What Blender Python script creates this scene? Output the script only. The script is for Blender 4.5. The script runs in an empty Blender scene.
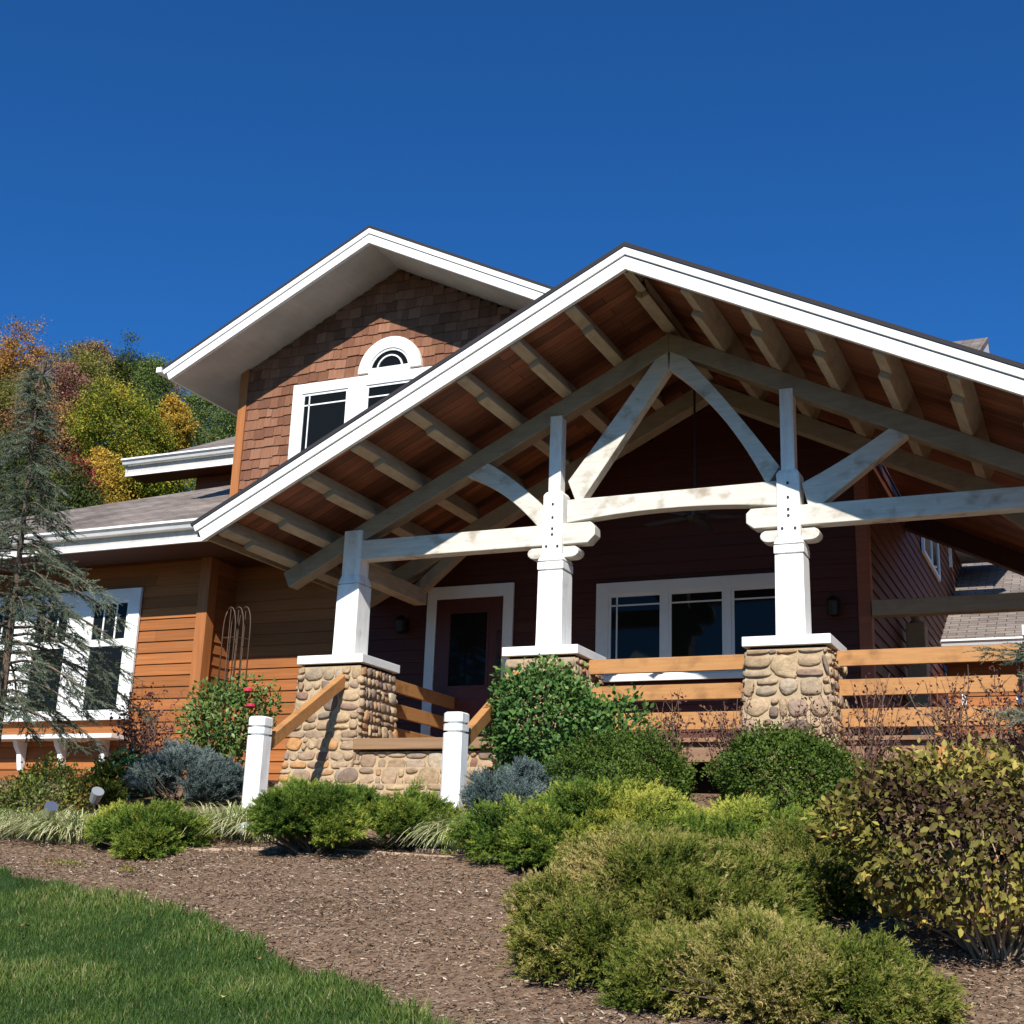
import bpy, math, random
import numpy as np
from mathutils import Vector, Matrix
R = math.radians
random.seed(7)
rng = np.random.default_rng(7)
S = bpy.context.scene
COL = S.collection

# ------------------------------------------------------------------ object helpers
def tag(o, label=None, cat=None, group=None, kind=None):
    if label: o['label'] = label
    if cat: o['category'] = cat
    if group: o['group'] = group
    if kind: o['kind'] = kind
    return o

def empty(name, loc=(0, 0, 0), label=None, cat=None, group=None):
    o = bpy.data.objects.new(name, None)
    o.empty_display_size = .2
    COL.objects.link(o)
    o.location = loc
    return tag(o, label, cat, group)

def link(name, me, mats, parent=None):
    o = bpy.data.objects.new(name, me)
    for m in (mats if isinstance(mats, (list, tuple)) else [mats]):
        me.materials.append(m)
    COL.objects.link(o)
    if parent is not None:
        o.parent = parent
        off = Vector((0, 0, 0)); p = parent
        while p is not None:
            off += p.location; p = p.parent
        o.location = -off          # meshes are written in world coordinates
    return o

class MB:
    """collects shapes (world coordinates) for one mesh object"""
    def __init__(s): s.v = []; s.f = []; s.m = []; s.mi = 0
    def add(s, vs, fs):
        n = len(s.v)
        s.v += [tuple(p) for p in vs]
        for f in fs:
            s.f.append(tuple(i + n for i in f)); s.m.append(s.mi)
        return s
    def box(s, x0, x1, y0, y1, z0, z1):
        vs = [(x, y, z) for x in (x0, x1) for y in (y0, y1) for z in (z0, z1)]
        return s.add(vs, [(0, 1, 3, 2), (4, 6, 7, 5), (0, 4, 5, 1), (2, 3, 7, 6), (0, 2, 6, 4), (1, 5, 7, 3)])
    def prism(s, poly, a, b, axis='y'):
        """polygon in XZ extruded along Y (axis y), in YZ extruded along X (axis x), in XY along Z"""
        def P(p, t):
            return {'y': (p[0], t, p[1]), 'x': (t, p[0], p[1]), 'z': (p[0], p[1], t)}[axis]
        n = len(poly)
        ar = sum(poly[i][0] * poly[(i + 1) % n][1] - poly[(i + 1) % n][0] * poly[i][1] for i in range(n))
        if (ar < 0) != (axis == 'x' or axis == 'z'): poly = poly[::-1]
        if axis == 'y': pass
        vs = [P(p, a) for p in poly] + [P(p, b) for p in poly]
        fs = [tuple(range(n)), tuple(range(2 * n - 1, n - 1, -1))]
        fs += [(i, i + n, (i + 1) % n + n, (i + 1) % n) for i in range(n)]
        return s.add(vs, fs)
    def frustum(s, x0, x1, y0, y1, z0, X0, X1, Y0, Y1, z1):
        vs = [(x0, y0, z0), (x1, y0, z0), (x1, y1, z0), (x0, y1, z0), (X0, Y0, z1), (X1, Y0, z1), (X1, Y1, z1), (X0, Y1, z1)]
        return s.add(vs, [(3, 2, 1, 0), (4, 5, 6, 7), (0, 1, 5, 4), (1, 2, 6, 5), (2, 3, 7, 6), (3, 0, 4, 7)])
    def bar(s, p, q, w, h, up=(0, 0, 1)):
        p = Vector(p); q = Vector(q); d = (q - p).normalized()
        sd = d.cross(Vector(up)).normalized() * w / 2; u = sd.cross(d).normalized() * h / 2
        vs = [p - sd - u, p + sd - u, p + sd + u, p - sd + u, q - sd - u, q + sd - u, q + sd + u, q - sd + u]
        return s.add(vs, [(0, 1, 2, 3), (7, 6, 5, 4), (0, 4, 5, 1), (1, 5, 6, 2), (2, 6, 7, 3), (3, 7, 4, 0)])
    def tube(s, pts, rad, n=8):
        pts = [Vector(p) for p in pts]; k = len(pts)
        if not isinstance(rad, (list, tuple)): rad = [rad] * k
        rings = []
        for i, p in enumerate(pts):
            d = (pts[min(i + 1, k - 1)] - pts[max(i - 1, 0)]).normalized()
            a = d.cross(Vector((0, 0, 1)) if abs(d.z) < .9 else Vector((1, 0, 0))).normalized(); b = d.cross(a)
            rings.append([p + (a * math.cos(t * 2 * math.pi / n) + b * math.sin(t * 2 * math.pi / n)) * rad[i] for t in range(n)])
        vs = [v for r in rings for v in r]
        fs = [(i * n + j, i * n + (j + 1) % n, (i + 1) * n + (j + 1) % n, (i + 1) * n + j) for i in range(k - 1) for j in range(n)]
        fs += [tuple(range(n - 1, -1, -1)), tuple(range((k - 1) * n, k * n))]
        return s.add(vs, fs)
    def lathe(s, c, prof, n=16):
        c = Vector(c); k = len(prof)
        vs = [c + Vector((r * math.cos(t * 2 * math.pi / n), r * math.sin(t * 2 * math.pi / n), z)) for r, z in prof for t in range(n)]
        fs = [(i * n + j, i * n + (j + 1) % n, (i + 1) * n + (j + 1) % n, (i + 1) * n + j) for i in range(k - 1) for j in range(n)]
        return s.add(vs, fs)
    def build(s, name, mat, parent=None, bevel=0, smooth=False):
        me = bpy.data.meshes.new(name)
        me.from_pydata(s.v, [], s.f); me.update()
        mats = mat if isinstance(mat, (list, tuple)) else [mat]
        if len(mats) > 1: me.polygons.foreach_set('material_index', s.m)
        if smooth: me.polygons.foreach_set('use_smooth', [True] * len(s.f))
        o = link(name, me, mats, parent)
        if bevel:
            b = o.modifiers.new('bevel', 'BEVEL'); b.width = bevel; b.segments = 2; b.limit_method = 'ANGLE'; b.angle_limit = R(40)
        return o

def npmesh(name, V, F, mats, parent=None, tint=None, smooth=False, midx=None):
    """V (n,3), F (m,k) as numpy; tint per vertex float"""
    me = bpy.data.meshes.new(name)
    V = np.ascontiguousarray(V, np.float32); F = np.ascontiguousarray(F, np.int32)
    m, k = F.shape
    me.vertices.add(len(V)); me.vertices.foreach_set('co', V.ravel())
    me.loops.add(m * k); me.loops.foreach_set('vertex_index', F.ravel())
    me.polygons.add(m)
    me.polygons.foreach_set('loop_start', np.arange(0, m * k, k, dtype=np.int32))
    me.polygons.foreach_set('loop_total', np.full(m, k, np.int32))
    if midx is not None: me.polygons.foreach_set('material_index', np.ascontiguousarray(midx, np.int32))
    if smooth: me.polygons.foreach_set('use_smooth', np.ones(m, bool))
    me.update(calc_edges=True)
    if tint is not None:
        a = me.attributes.new('tint', 'FLOAT', 'POINT'); a.data.foreach_set('value', np.ascontiguousarray(tint, np.float32))
    return link(name, me, mats, parent)

def unit(a): return a / np.maximum(np.linalg.norm(a, axis=-1, keepdims=True), 1e-9)
def frames(d, roll=None):
    """rotation matrices (n,3,3): columns = side, direction, normal"""
    d = unit(d); n = len(d)
    ref = np.tile([0, 0, 1.], (n, 1)); ref[np.abs(d[:, 2]) > .95] = [1, 0, 0]
    s = unit(np.cross(d, ref)); u = np.cross(s, d)
    if roll is not None:
        c, q = np.cos(roll)[:, None], np.sin(roll)[:, None]
        s, u = c * s + q * u, -q * s + c * u
    return np.stack([s, d, u], axis=2)
def replicate(tv, tf, M, P, sc, tt=None, tint=None):
    n = len(P); k = len(tv)
    V = np.einsum('nij,kj->nki', M, tv) * np.asarray(sc).reshape(-1, 1, 1) + P[:, None, :]
    F = tf[None] + (np.arange(n) * k)[:, None, None]
    T = np.repeat(tint, k) if tint is not None else None
    if tt is not None: T = T + np.tile(tt, n)
    return V.reshape(-1, 3), F.reshape(-1, tf.shape[1]), T
def lump(p, f, seed=0):
    """cheap smooth pseudo noise in -1..1"""
    r = np.random.default_rng(seed); o = 0
    for _ in range(6):
        k = r.normal(size=3) * f; o = o + np.sin(p @ k + r.uniform(0, 6.28))
    return o / 3.2

# ------------------------------------------------------------------ materials
def mat(name, col=(.5, .5, .5), rough=.7, spec=.5, metal=0, bump=0, bscale=30, var=0, vscale=(3, 3, 3), isl=0, ramp=None,
        grain=None, trans=0, tint=None, dist=.01, detail=6):
    m = bpy.data.materials.new(name); m.use_nodes = True
    nt = m.node_tree; N = nt.nodes; L = nt.links
    b = N['Principled BSDF']; out = N['Material Output']
    b.inputs['Roughness'].default_value = rough; b.inputs['Metallic'].default_value = metal
    b.inputs['Specular IOR Level'].default_value = spec
    tc = N.new('ShaderNodeTexCoord')
    def noise(scale, vec=None, det=detail, ro=.6):
        n = N.new('ShaderNodeTexNoise'); n.inputs['Scale'].default_value = scale; n.inputs['Detail'].default_value = det
        n.inputs['Roughness'].default_value = ro
        L.new(vec or tc.outputs['Object'], n.inputs['Vector']); return n
    def mapping(sc):
        mp = N.new('ShaderNodeMapping'); mp.inputs['Scale'].default_value = sc; L.new(tc.outputs['Object'], mp.inputs['Vector']); return mp.outputs['Vector']
    rgb = N.new('ShaderNodeRGB'); rgb.outputs[0].default_value = (*col, 1); c = rgb.outputs[0]
    if ramp:
        cr = N.new('ShaderNodeValToRGB'); e = cr.color_ramp.elements
        while len(e) > 1: e.remove(e[-1])
        e[0].position = ramp[0][0]; e[0].color = (*ramp[0][1], 1)
        for p_, c_ in ramp[1:]:
            q = e.new(p_); q.color = (*c_, 1)
        if tint:
            at = N.new('ShaderNodeAttribute'); at.attribute_name = 'tint'; L.new(at.outputs['Fac'], cr.inputs['Fac'])
        elif isl:
            ge = N.new('ShaderNodeNewGeometry'); L.new(ge.outputs['Random Per Island'], cr.inputs['Fac'])
        else:
            nn = noise(1, mapping(vscale)); L.new(nn.outputs['Fac'], cr.inputs['Fac'])
        c = cr.outputs['Color']
    def mul(c, fac, lo, hi):
        mr = N.new('ShaderNodeMapRange'); mr.inputs['To Min'].default_value = lo; mr.inputs['To Max'].default_value = hi
        L.new(fac, mr.inputs['Value'])
        mx = N.new('ShaderNodeVectorMath'); mx.operation = 'SCALE'; L.new(c, mx.inputs[0]); L.new(mr.outputs[0], mx.inputs['Scale'])
        return mx.outputs[0]
    if var:
        nn = noise(1, mapping(vscale)); mr = N.new('ShaderNodeMapRange'); mr.inputs['From Min'].default_value = .3; mr.inputs['From Max'].default_value = .7
        L.new(nn.outputs['Fac'], mr.inputs['Value']); c = mul(c, mr.outputs[0], 1 - var, 1 + var)
    if isl and not ramp:
        ge = N.new('ShaderNodeNewGeometry'); c = mul(c, ge.outputs['Random Per Island'], 1 - isl, 1 + isl)
    if grain:
        gn = noise(1, mapping(grain[0]), 8, .7); mr = N.new('ShaderNodeMapRange'); mr.inputs['From Min'].default_value = .35; mr.inputs['From Max'].default_value = .65
        L.new(gn.outputs['Fac'], mr.inputs['Value']); c = mul(c, mr.outputs[0], 1 - grain[1], 1 + grain[1] * .6)
    L.new(c, b.inputs['Base Color'])
    if bump:
        bn = noise(bscale); bp = N.new('ShaderNodeBump'); bp.inputs['Strength'].default_value = bump; bp.inputs['Distance'].default_value = dist
        L.new(bn.outputs['Fac'], bp.inputs['Height']); L.new(bp.outputs[0], b.inputs['Normal'])
    if trans:
        tr = N.new('ShaderNodeBsdfTranslucent'); L.new(c, tr.inputs['Color'])
        ms = N.new('ShaderNodeMixShader'); ms.inputs[0].default_value = trans
        L.new(b.outputs[0], ms.inputs[1]); L.new(tr.outputs[0], ms.inputs[2]); L.new(ms.outputs[0], out.inputs['Surface'])
    m['c'] = 1
    return m

def timber(name, col, knot, kn=.5, sc=(1.2, 9, 9), rough=.75, thr=.62):
    """weathered timber: stretched grain plus dark knots"""
    m = mat(name, col, rough, .3, bump=.35, bscale=60, dist=.004, grain=((sc[0] * 2, sc[1] * 3, sc[2] * 3), .16))
    nt = m.node_tree; N = nt.nodes; L = nt.links; b = N['Principled BSDF']
    src = b.inputs['Base Color'].links[0].from_socket
    tc = N.new('ShaderNodeTexCoord'); mp = N.new('ShaderNodeMapping'); mp.inputs['Scale'].default_value = (3.5, 3.5, 4.2); L.new(tc.outputs['Object'], mp.inputs[0])
    n = N.new('ShaderNodeTexNoise'); n.inputs['Scale'].default_value = 1.3; n.inputs['Detail'].default_value = 5; L.new(mp.outputs[0], n.inputs['Vector'])
    mr = N.new('ShaderNodeMapRange'); mr.inputs['From Min'].default_value = thr - .08; mr.inputs['From Max'].default_value = thr + .1; mr.inputs['To Max'].default_value = kn
    L.new(n.outputs['Fac'], mr.inputs['Value'])
    mx = N.new('ShaderNodeMix'); mx.data_type = 'RGBA'; L.new(mr.outputs[0], mx.inputs['Factor']); L.new(src, mx.inputs['A']); mx.inputs['B'].default_value = (*knot, 1)
    L.new(mx.outputs['Result'], b.inputs['Base Color'])
    return m

def shingle_mat(name, swap):
    """asphalt shingles: courses across the slope, plus tab colours"""
    m = bpy.data.materials.new(name); m.use_nodes = True
    nt = m.node_tree; N = nt.nodes; L = nt.links; b = N['Principled BSDF']; b.inputs['Roughness'].default_value = .95; b.inputs['Specular IOR Level'].default_value = .15
    tc = N.new('ShaderNodeTexCoord'); sp = N.new('ShaderNodeSeparateXYZ'); L.new(tc.outputs['Object'], sp.inputs[0])
    cb = N.new('ShaderNodeCombineXYZ'); L.new(sp.outputs['Y' if swap else 'X'], cb.inputs[0]); L.new(sp.outputs['X' if swap else 'Y'], cb.inputs[1])
    br = N.new('ShaderNodeTexBrick'); L.new(cb.outputs[0], br.inputs['Vector']); br.inputs['Scale'].default_value = 1
    br.inputs['Brick Width'].default_value = .3; br.inputs['Row Height'].default_value = .125; br.inputs['Mortar Size'].default_value = .008
    br.inputs['Color1'].default_value = (.23, .19, .165, 1); br.inputs['Color2'].default_value = (.14, .115, .1, 1); br.inputs['Mortar'].default_value = (.06, .05, .045, 1)
    br.inputs['Bias'].default_value = -.1
    n = N.new('ShaderNodeTexNoise'); n.inputs['Scale'].default_value = 60; L.new(tc.outputs['Object'], n.inputs['Vector'])
    n2 = N.new('ShaderNodeTexNoise'); n2.inputs['Scale'].default_value = 1.3; L.new(tc.outputs['Object'], n2.inputs['Vector'])
    ad = N.new('ShaderNodeMath'); L.new(n.outputs['Fac'], ad.inputs[0]); L.new(n2.outputs['Fac'], ad.inputs[1])
    mx = N.new('ShaderNodeVectorMath'); mx.operation = 'SCALE'; L.new(br.outputs['Color'], mx.inputs[0]); L.new(ad.outputs[0], mx.inputs['Scale'])
    L.new(mx.outputs[0], b.inputs['Base Color'])
    bp = N.new('ShaderNodeBump'); bp.inputs['Strength'].default_value = .5; bp.inputs['Distance'].default_value = .01
    L.new(br.outputs['Fac'], bp.inputs['Height']); bp.invert = True; L.new(bp.outputs[0], b.inputs['Normal'])
    return m

def plank_mat(name, c1, c2, width, axis, gap=(.02, .01, .006)):
    """boards whose joints repeat along one axis"""
    m = bpy.data.materials.new(name); m.use_nodes = True
    nt = m.node_tree; N = nt.nodes; L = nt.links; b = N['Principled BSDF']; b.inputs['Roughness'].default_value = .6; b.inputs['Specular IOR Level'].default_value = .35
    tc = N.new('ShaderNodeTexCoord'); sp = N.new('ShaderNodeSeparateXYZ'); L.new(tc.outputs['Object'], sp.inputs[0])
    cb = N.new('ShaderNodeCombineXYZ'); o = {'Y': ('X', 'Y'), 'X': ('Y', 'X')}[axis]
    L.new(sp.outputs[o[0]], cb.inputs[0]); L.new(sp.outputs[o[1]], cb.inputs[1])
    br = N.new('ShaderNodeTexBrick'); L.new(cb.outputs[0], br.inputs['Vector']); br.inputs['Scale'].default_value = 1
    br.inputs['Brick Width'].default_value = 2.2; br.inputs['Row Height'].default_value = width; br.inputs['Mortar Size'].default_value = .004
    br.inputs['Color1'].default_value = (*c1, 1); br.inputs['Color2'].default_value = (*c2, 1); br.inputs['Mortar'].default_value = (*gap, 1)
    mp = N.new('ShaderNodeMapping'); mp.inputs['Scale'].default_value = (2.5, 30, 2.5) if axis == 'Y' else (30, 2.5, 2.5); L.new(tc.outputs['Object'], mp.inputs[0])
    n = N.new('ShaderNodeTexNoise'); n.inputs['Scale'].default_value = 1; n.inputs['Detail'].default_value = 7; n.inputs['Roughness'].default_value = .7; L.new(mp.outputs[0], n.inputs['Vector'])
    mr = N.new('ShaderNodeMapRange'); mr.inputs['From Min'].default_value = .3; mr.inputs['From Max'].default_value = .7; mr.inputs['To Min'].default_value = .55; mr.inputs['To Max'].default_value = 1.35
    L.new(n.outputs['Fac'], mr.inputs['Value'])
    mx = N.new('ShaderNodeVectorMath'); mx.operation = 'SCALE'; L.new(br.outputs['Color'], mx.inputs[0]); L.new(mr.outputs[0], mx.inputs['Scale'])
    L.new(mx.outputs[0], b.inputs['Base Color'])
    return m

M = {}
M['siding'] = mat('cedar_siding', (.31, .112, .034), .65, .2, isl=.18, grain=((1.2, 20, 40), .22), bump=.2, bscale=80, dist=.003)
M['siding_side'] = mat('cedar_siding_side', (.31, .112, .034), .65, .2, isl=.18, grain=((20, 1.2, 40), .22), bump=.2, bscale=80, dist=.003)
M['siding_dark'] = mat('maroon_shaded_siding', (.085, .023, .014), .6, .3, isl=.13, grain=((1.2, 20, 40), .22), bump=.2, bscale=80, dist=.003)  # maroon stain, darkened further so the colour carries the porch shade
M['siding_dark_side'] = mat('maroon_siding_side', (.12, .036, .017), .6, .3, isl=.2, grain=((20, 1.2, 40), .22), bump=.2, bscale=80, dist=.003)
M['eave_dark'] = mat('dark_stained_soffit', (.07, .03, .02), .7, .3)
M['corner'] = mat('stained_corner_board', (.36, .13, .038), .6, .4, grain=((20, 20, 1.2), .2))
M['red_trim'] = mat('red_stain', (.30, .09, .04), .6, .4, grain=((1.2, 20, 20), .2))
M['shake'] = mat('cedar_shake', rough=.85, spec=.25, isl=1, ramp=[(0, (.14, .06, .034)), (.4, (.20, .088, .05)), (.75, (.235, .107, .06)), (1, (.28, .135, .08))], grain=((40, 40, 3), .2), bump=.3, bscale=70, dist=.004)
M['white'] = mat('white_paint', (.78, .775, .75), .6, .3, var=.07, vscale=(5, 5, 5), grain=((3, 3, 30), .05), bump=.15, bscale=40, dist=.003)
M['soffit'] = mat('soffit_board', (.50, .47, .43), .7, .3, var=.2, vscale=(1.2, 1.2, 1.2), grain=((14, 1.5, 1.5), .08))
M['casing'] = mat('painted_casing', (.74, .72, .68), .55, .4, var=.04, vscale=(3, 3, 3))
M['timber'] = timber('weathered_white_timber', (.62, .585, .51), (.27, .20, .13), .75, (1.2, 7, 7))
M['timber_old'] = timber('bare_grey_timber', (.33, .265, .185), (.20, .15, .10), .5, (1.2, 7, 7), thr=.58)
M['timber_v'] = timber('white_post_timber', (.83, .82, .79), (.45, .40, .34), .6, (7, 7, 1.0), thr=.70)
M['purlin'] = timber('pale_purlin', (.42, .345, .245), (.25, .18, .12), .4, (7, 1.2, 7))
M['deck'] = plank_mat('porch_ceiling_boards', (.30, .105, .045), (.12, .043, .022), .14, 'Y')
M['floor'] = plank_mat('porch_floor_boards', (.30, .17, .09), (.24, .13, .07), .14, 'Y')
M['rail'] = timber('golden_rail_board', (.43, .205, .07), (.17, .075, .025), .6, (1.0, 8, 11), rough=.65, thr=.60)
M['sill_wood'] = mat('sill_board', (.25, .15, .08), .75, .3, grain=((1.0, 16, 22), .2))
M['rim'] = mat('weathered_rim_board', (.26, .15, .09), .75, .3, grain=((1.0, 16, 22), .2))
M['roofY'] = shingle_mat('asphalt_shingle_front', False)
M['roofX'] = shingle_mat('asphalt_shingle_side', True)
M['edge'] = mat('shingle_edge', (.035, .032, .035), .9, .2)
M['glass'] = mat('dark_window_glass', (.007, .008, .007), .04, .14, bump=.02, bscale=1.5, dist=.02, detail=1)
M['dark'] = mat('dark_gap', (.02, .013, .01), .9, .1)
M['door'] = mat('door_red', (.09, .02, .013), .45, .4, grain=((20, 20, 1.5), .15))
M['bronze'] = mat('dark_bronze', (.04, .032, .028), .4, .5, metal=.6)
M['iron'] = mat('rusty_iron', (.09, .055, .035), .6, .4, metal=.5)
M['silver'] = mat('silver_metal', (.55, .55, .56), .3, .5, metal=.9)
M['greymetal'] = mat('dull_grey_metal', (.22, .23, .24), .45, .5)
M['plug'] = mat('black_bolt', (.02, .02, .02), .5, .4)
M['mortar'] = mat('mortar', (.42, .31, .19), .95, .1, bump=.8, bscale=45, dist=.012, var=.15, vscale=(5, 5, 5))
M['stone'] = mat('river_stone', rough=.85, spec=.15, isl=1, ramp=[(0, (.26, .18, .11)), (.14, (.42, .30, .18)), (.3, (.31, .21, .145)), (.42, (.19, .135, .105)), (.55, (.46, .33, .19)), (.68, (.25, .20, .155)), (.8, (.45, .23, .09)), (.88, (.22, .12, .09)), (1, (.42, .34, .24))], grain=((16, 16, 22), .3), bump=.8, bscale=45, dist=.010)
M['mulch'] = mat('mulch_ground', rough=1, spec=.03, ramp=[(.3, (.105, .064, .041)), (.45, (.165, .105, .068)), (.55, (.205, .136, .09)), (.7, (.28, .20, .14))], vscale=(30, 30, 30), bump=.5, bscale=90, dist=.015, detail=10, var=0)
M['lawn'] = mat('lawn_soil', rough=1, spec=.05, ramp=[(.35, (.02, .045, .012)), (.6, (.035, .075, .02))], vscale=(14, 14, 14), bump=.8, bscale=50, dist=.03)
M['chip'] = mat('wood_chip', rough=.9, spec=.2, isl=1, ramp=[(0, (.065, .038, .025)), (.3, (.165, .103, .066)), (.6, (.25, .17, .115)), (.88, (.36, .275, .19)), (1, (.60, .50, .38))])
M['grass'] = mat('grass_blade', rough=.55, spec=.3, tint=1, trans=.3, ramp=[(0, (.022, .05, .010)), (.45, (.062, .118, .020)), (.75, (.125, .185, .034)), (.92, (.23, .25, .07)), (1, (.38, .31, .14))])
M['edging'] = mat('bed_edging', (.42, .30, .21), .9, .2, var=.2, vscale=(6, 6, 6))
M['bark'] = mat('bark', (.13, .095, .07), .95, .1, bump=.9, bscale=30, dist=.02, var=.25, vscale=(8, 8, 2))
M['twig'] = mat('twig', (.16, .10, .07), .9, .2, var=.2, vscale=(9, 9, 9))
M['twig_pale'] = mat('pale_twig', (.30, .21, .14), .9, .2, isl=.4)
M['hill'] = mat('hill_floor', rough=1, spec=.05, ramp=[(.35, (.03, .04, .015)), (.5, (.07, .055, .02)), (.65, (.10, .05, .02))], vscale=(.35, .35, .35))
def leafmat(name, ramp, trans=.25, rough=.5, spec=.35):
    return mat(name, rough=rough, spec=spec, tint=1, trans=trans, ramp=ramp)
M['juniper'] = leafmat('juniper_needles', [(0, (.022, .045, .010)), (.3, (.055, .105, .018)), (.55, (.12, .18, .028)), (.8, (.25, .29, .045)), (1, (.42, .41, .07))], .15, .6, .04)
M['juniper_brown'] = leafmat('bronzed_juniper_needles', [(0, (.022, .038, .008)), (.35, (.068, .098, .017)), (.6, (.145, .165, .028)), (.82, (.24, .22, .055)), (1, (.38, .30, .11))], .15, .6, .04)
M['blue'] = leafmat('blue_needles', [(0, (.035, .055, .05)), (.5, (.085, .12, .11)), (1, (.19, .235, .22))], .1, .6, .04)
M['spruce'] = leafmat('spruce_needles', [(0, (.05, .07, .045)), (.5, (.135, .16, .105)), (1, (.29, .31, .22))], .1, .6, .04)
M['box'] = leafmat('box_leaves', [(0, (.02, .045, .007)), (.5, (.065, .11, .015)), (1, (.16, .21, .035))], .25, .5, .15)
M['broad'] = leafmat('broad_leaves', [(0, (.03, .08, .02)), (.5, (.075, .16, .035)), (1, (.20, .30, .08))], .3, .5, .2)
M['rose'] = leafmat('rose_leaves', [(0, (.045, .09, .02)), (.5, (.10, .18, .04)), (.85, (.21, .27, .07)), (1, (.30, .12, .05))], .3, .45, .4)
M['petal'] = mat('rose_petal', (.62, .04, .09), .5, .3, trans=.3)
M['yellow'] = leafmat('turning_leaves', [(0, (.05, .025, .018)), (.25, (.10, .065, .025)), (.45, (.15, .135, .03)), (.7, (.30, .26, .055)), (.88, (.50, .38, .10)), (1, (.44, .17, .06))], .25, .6, .12)
M['nandina'] = leafmat('nandina_leaves', [(0, (.05, .09, .015)), (.5, (.14, .19, .03)), (.85, (.24, .22, .04)), (1, (.30, .12, .04))], .3, .45, .4)
M['darkgreen'] = leafmat('dark_leaves', [(0, (.012, .045, .012)), (1, (.045, .14, .03))], .2, .35, .5)
M['purple'] = leafmat('dark_red_leaves', [(0, (.05, .02, .02)), (.6, (.12, .04, .035)), (1, (.24, .11, .07))], .25, .5, .3)
M['varieg'] = leafmat('variegated_blades', [(0, (.09, .16, .03)), (.4, (.28, .33, .11)), (.6, (.50, .50, .24)), (1, (.70, .66, .40))], .25, .5, .3)
BG = {'orange': [(0, (.16, .10, .03)), (.5, (.36, .18, .04)), (1, (.50, .28, .08))],
      'brown': [(0, (.10, .065, .03)), (.5, (.22, .14, .06)), (1, (.36, .25, .12))],
      'rust': [(0, (.13, .06, .03)), (.5, (.27, .13, .055)), (1, (.40, .22, .10))],
      'darkgreen': [(0, (.025, .035, .008)), (.6, (.06, .08, .016)), (1, (.12, .14, .03))],
      'olive': [(0, (.06, .07, .02)), (.5, (.16, .16, .035)), (1, (.30, .27, .06))],
      'redbrown': [(0, (.12, .045, .035)), (.5, (.24, .10, .075)), (1, (.36, .18, .13))],
      'yellowgreen': [(0, (.06, .10, .012)), (.4, (.16, .20, .02)), (.75, (.33, .31, .03)), (1, (.52, .33, .05))],
      'gold': [(0, (.18, .14, .02)), (.5, (.40, .26, .03)), (1, (.58, .36, .06))],
      'red': [(0, (.10, .015, .015)), (.6, (.25, .04, .035)), (1, (.36, .09, .06))],
      'pine': [(0, (.05, .085, .020)), (.5, (.115, .165, .042)), (1, (.21, .26, .075))]}
for k_, r_ in BG.items(): M['bg_' + k_] = leafmat('leaves_' + k_, r_, .25, .7, .15)

# ------------------------------------------------------------------ terrain
def tz(X, Y):
    X = np.asarray(X, float); Y = np.asarray(Y, float)
    z = np.where(Y < 1, -1.6, np.where(Y < 9, -1.6 + .2187 * (Y - 1), np.minimum(.15 + .19 * (Y - 9), 1.12)))
    return z + .012 * np.sin(X * 2.3 + Y) + .012 * np.sin(Y * 3.1 - X * 1.3)
EDGE = [(-30, 13.5), (-14, 9.6), (-10, 8.55), (-7.852, 7.88), (-6.927, 7.54), (-6.38, 7.34), (-5.731, 7.08), (-5.115, 6.8), (-4.458, 6.4), (-3.912, 6.08), (-3.551, 5.89), (-3.201, 5.68), (-2.819, 5.46), (-2.2, 4.9), (-1.2, 3.6), (0, 1.5), (3, -6)]
ex = np.array([e[0] for e in EDGE]); ey = np.array([e[1] for e in EDGE])
def edgeY(x): return np.interp(x, ex, ey) - .07

def grid(name, xs, ys, zf, m, kind='structure', parent=None):
    X, Y = np.meshgrid(xs, ys); Z = zf(X, Y)
    V = np.stack([X, Y, Z], -1).reshape(-1, 3)
    nx, ny = len(xs), len(ys); i = np.arange(nx - 1)[None] + (np.arange(ny - 1) * nx)[:, None]; i = i.ravel()
    o = npmesh(name, V, np.stack([i, i + 1, i + nx + 1, i + nx], 1), m, smooth=True)
    return tag(o, kind=kind)
xs = np.concatenate([[-400, -200, -100, -50, -30], np.arange(-20, 6, .1), [8, 15, 30, 60, 120, 300]])
ys = np.concatenate([[-300, -100, -30, -10], np.arange(-3, 16, .1), [18, 25, 40, 80, 150, 300, 500]])
grid('ground', xs, ys, lambda X, Y: tz(X, Y) + np.where((Y < 10) & (Y > 1), .012 * lump(np.stack([X, Y, X * 0], -1), 9, 3), 0), M['mulch'])
# lawn sheet: strip following the bed edge, laid 1.5 cm above the soil
lx = np.concatenate([np.arange(-60, -22, 1.), np.arange(-22, -.9, .1), np.arange(-.9, 25, .4)]); V = []; F = []; nv = 110
for i, x in enumerate(lx):
    y1 = float(edgeY(x)) + .03 * math.sin(x * 7) + .02 * math.sin(x * 17)
    for j in range(nv):
        y = y1 - (y1 + 60) * (j / (nv - 1)) ** 2.6; V.append((x, y, float(tz(x, y)) + .028 - (.03 if j == 0 else 0)))
for i in range(len(lx) - 1):
    for j in range(nv - 1):
        a = i * nv + j; F.append((a, a + 1, a + nv + 1, a + nv))
tag(npmesh('lawn', np.array(V), np.array(F), M['lawn'], smooth=True), kind='structure')

def hz(X, Y):
    s = -.67 * X + .74 * Y; t = .74 * X + .67 * Y
    h = np.clip((s - 24) * .40, 0, 22)
    k = np.clip((46 - t) / 32, 0, 1); k = k * k * (3 - 2 * k)
    return h * k - 1.5 + np.where(s > 26, .5 * np.sin(X * .5) * np.sin(Y * .4), 0)
g = grid('hill', np.arange(-140, 60, 2.), np.arange(-20, 150, 2.), lambda X, Y: np.maximum(hz(X, Y), -2), M['hill'])

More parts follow.
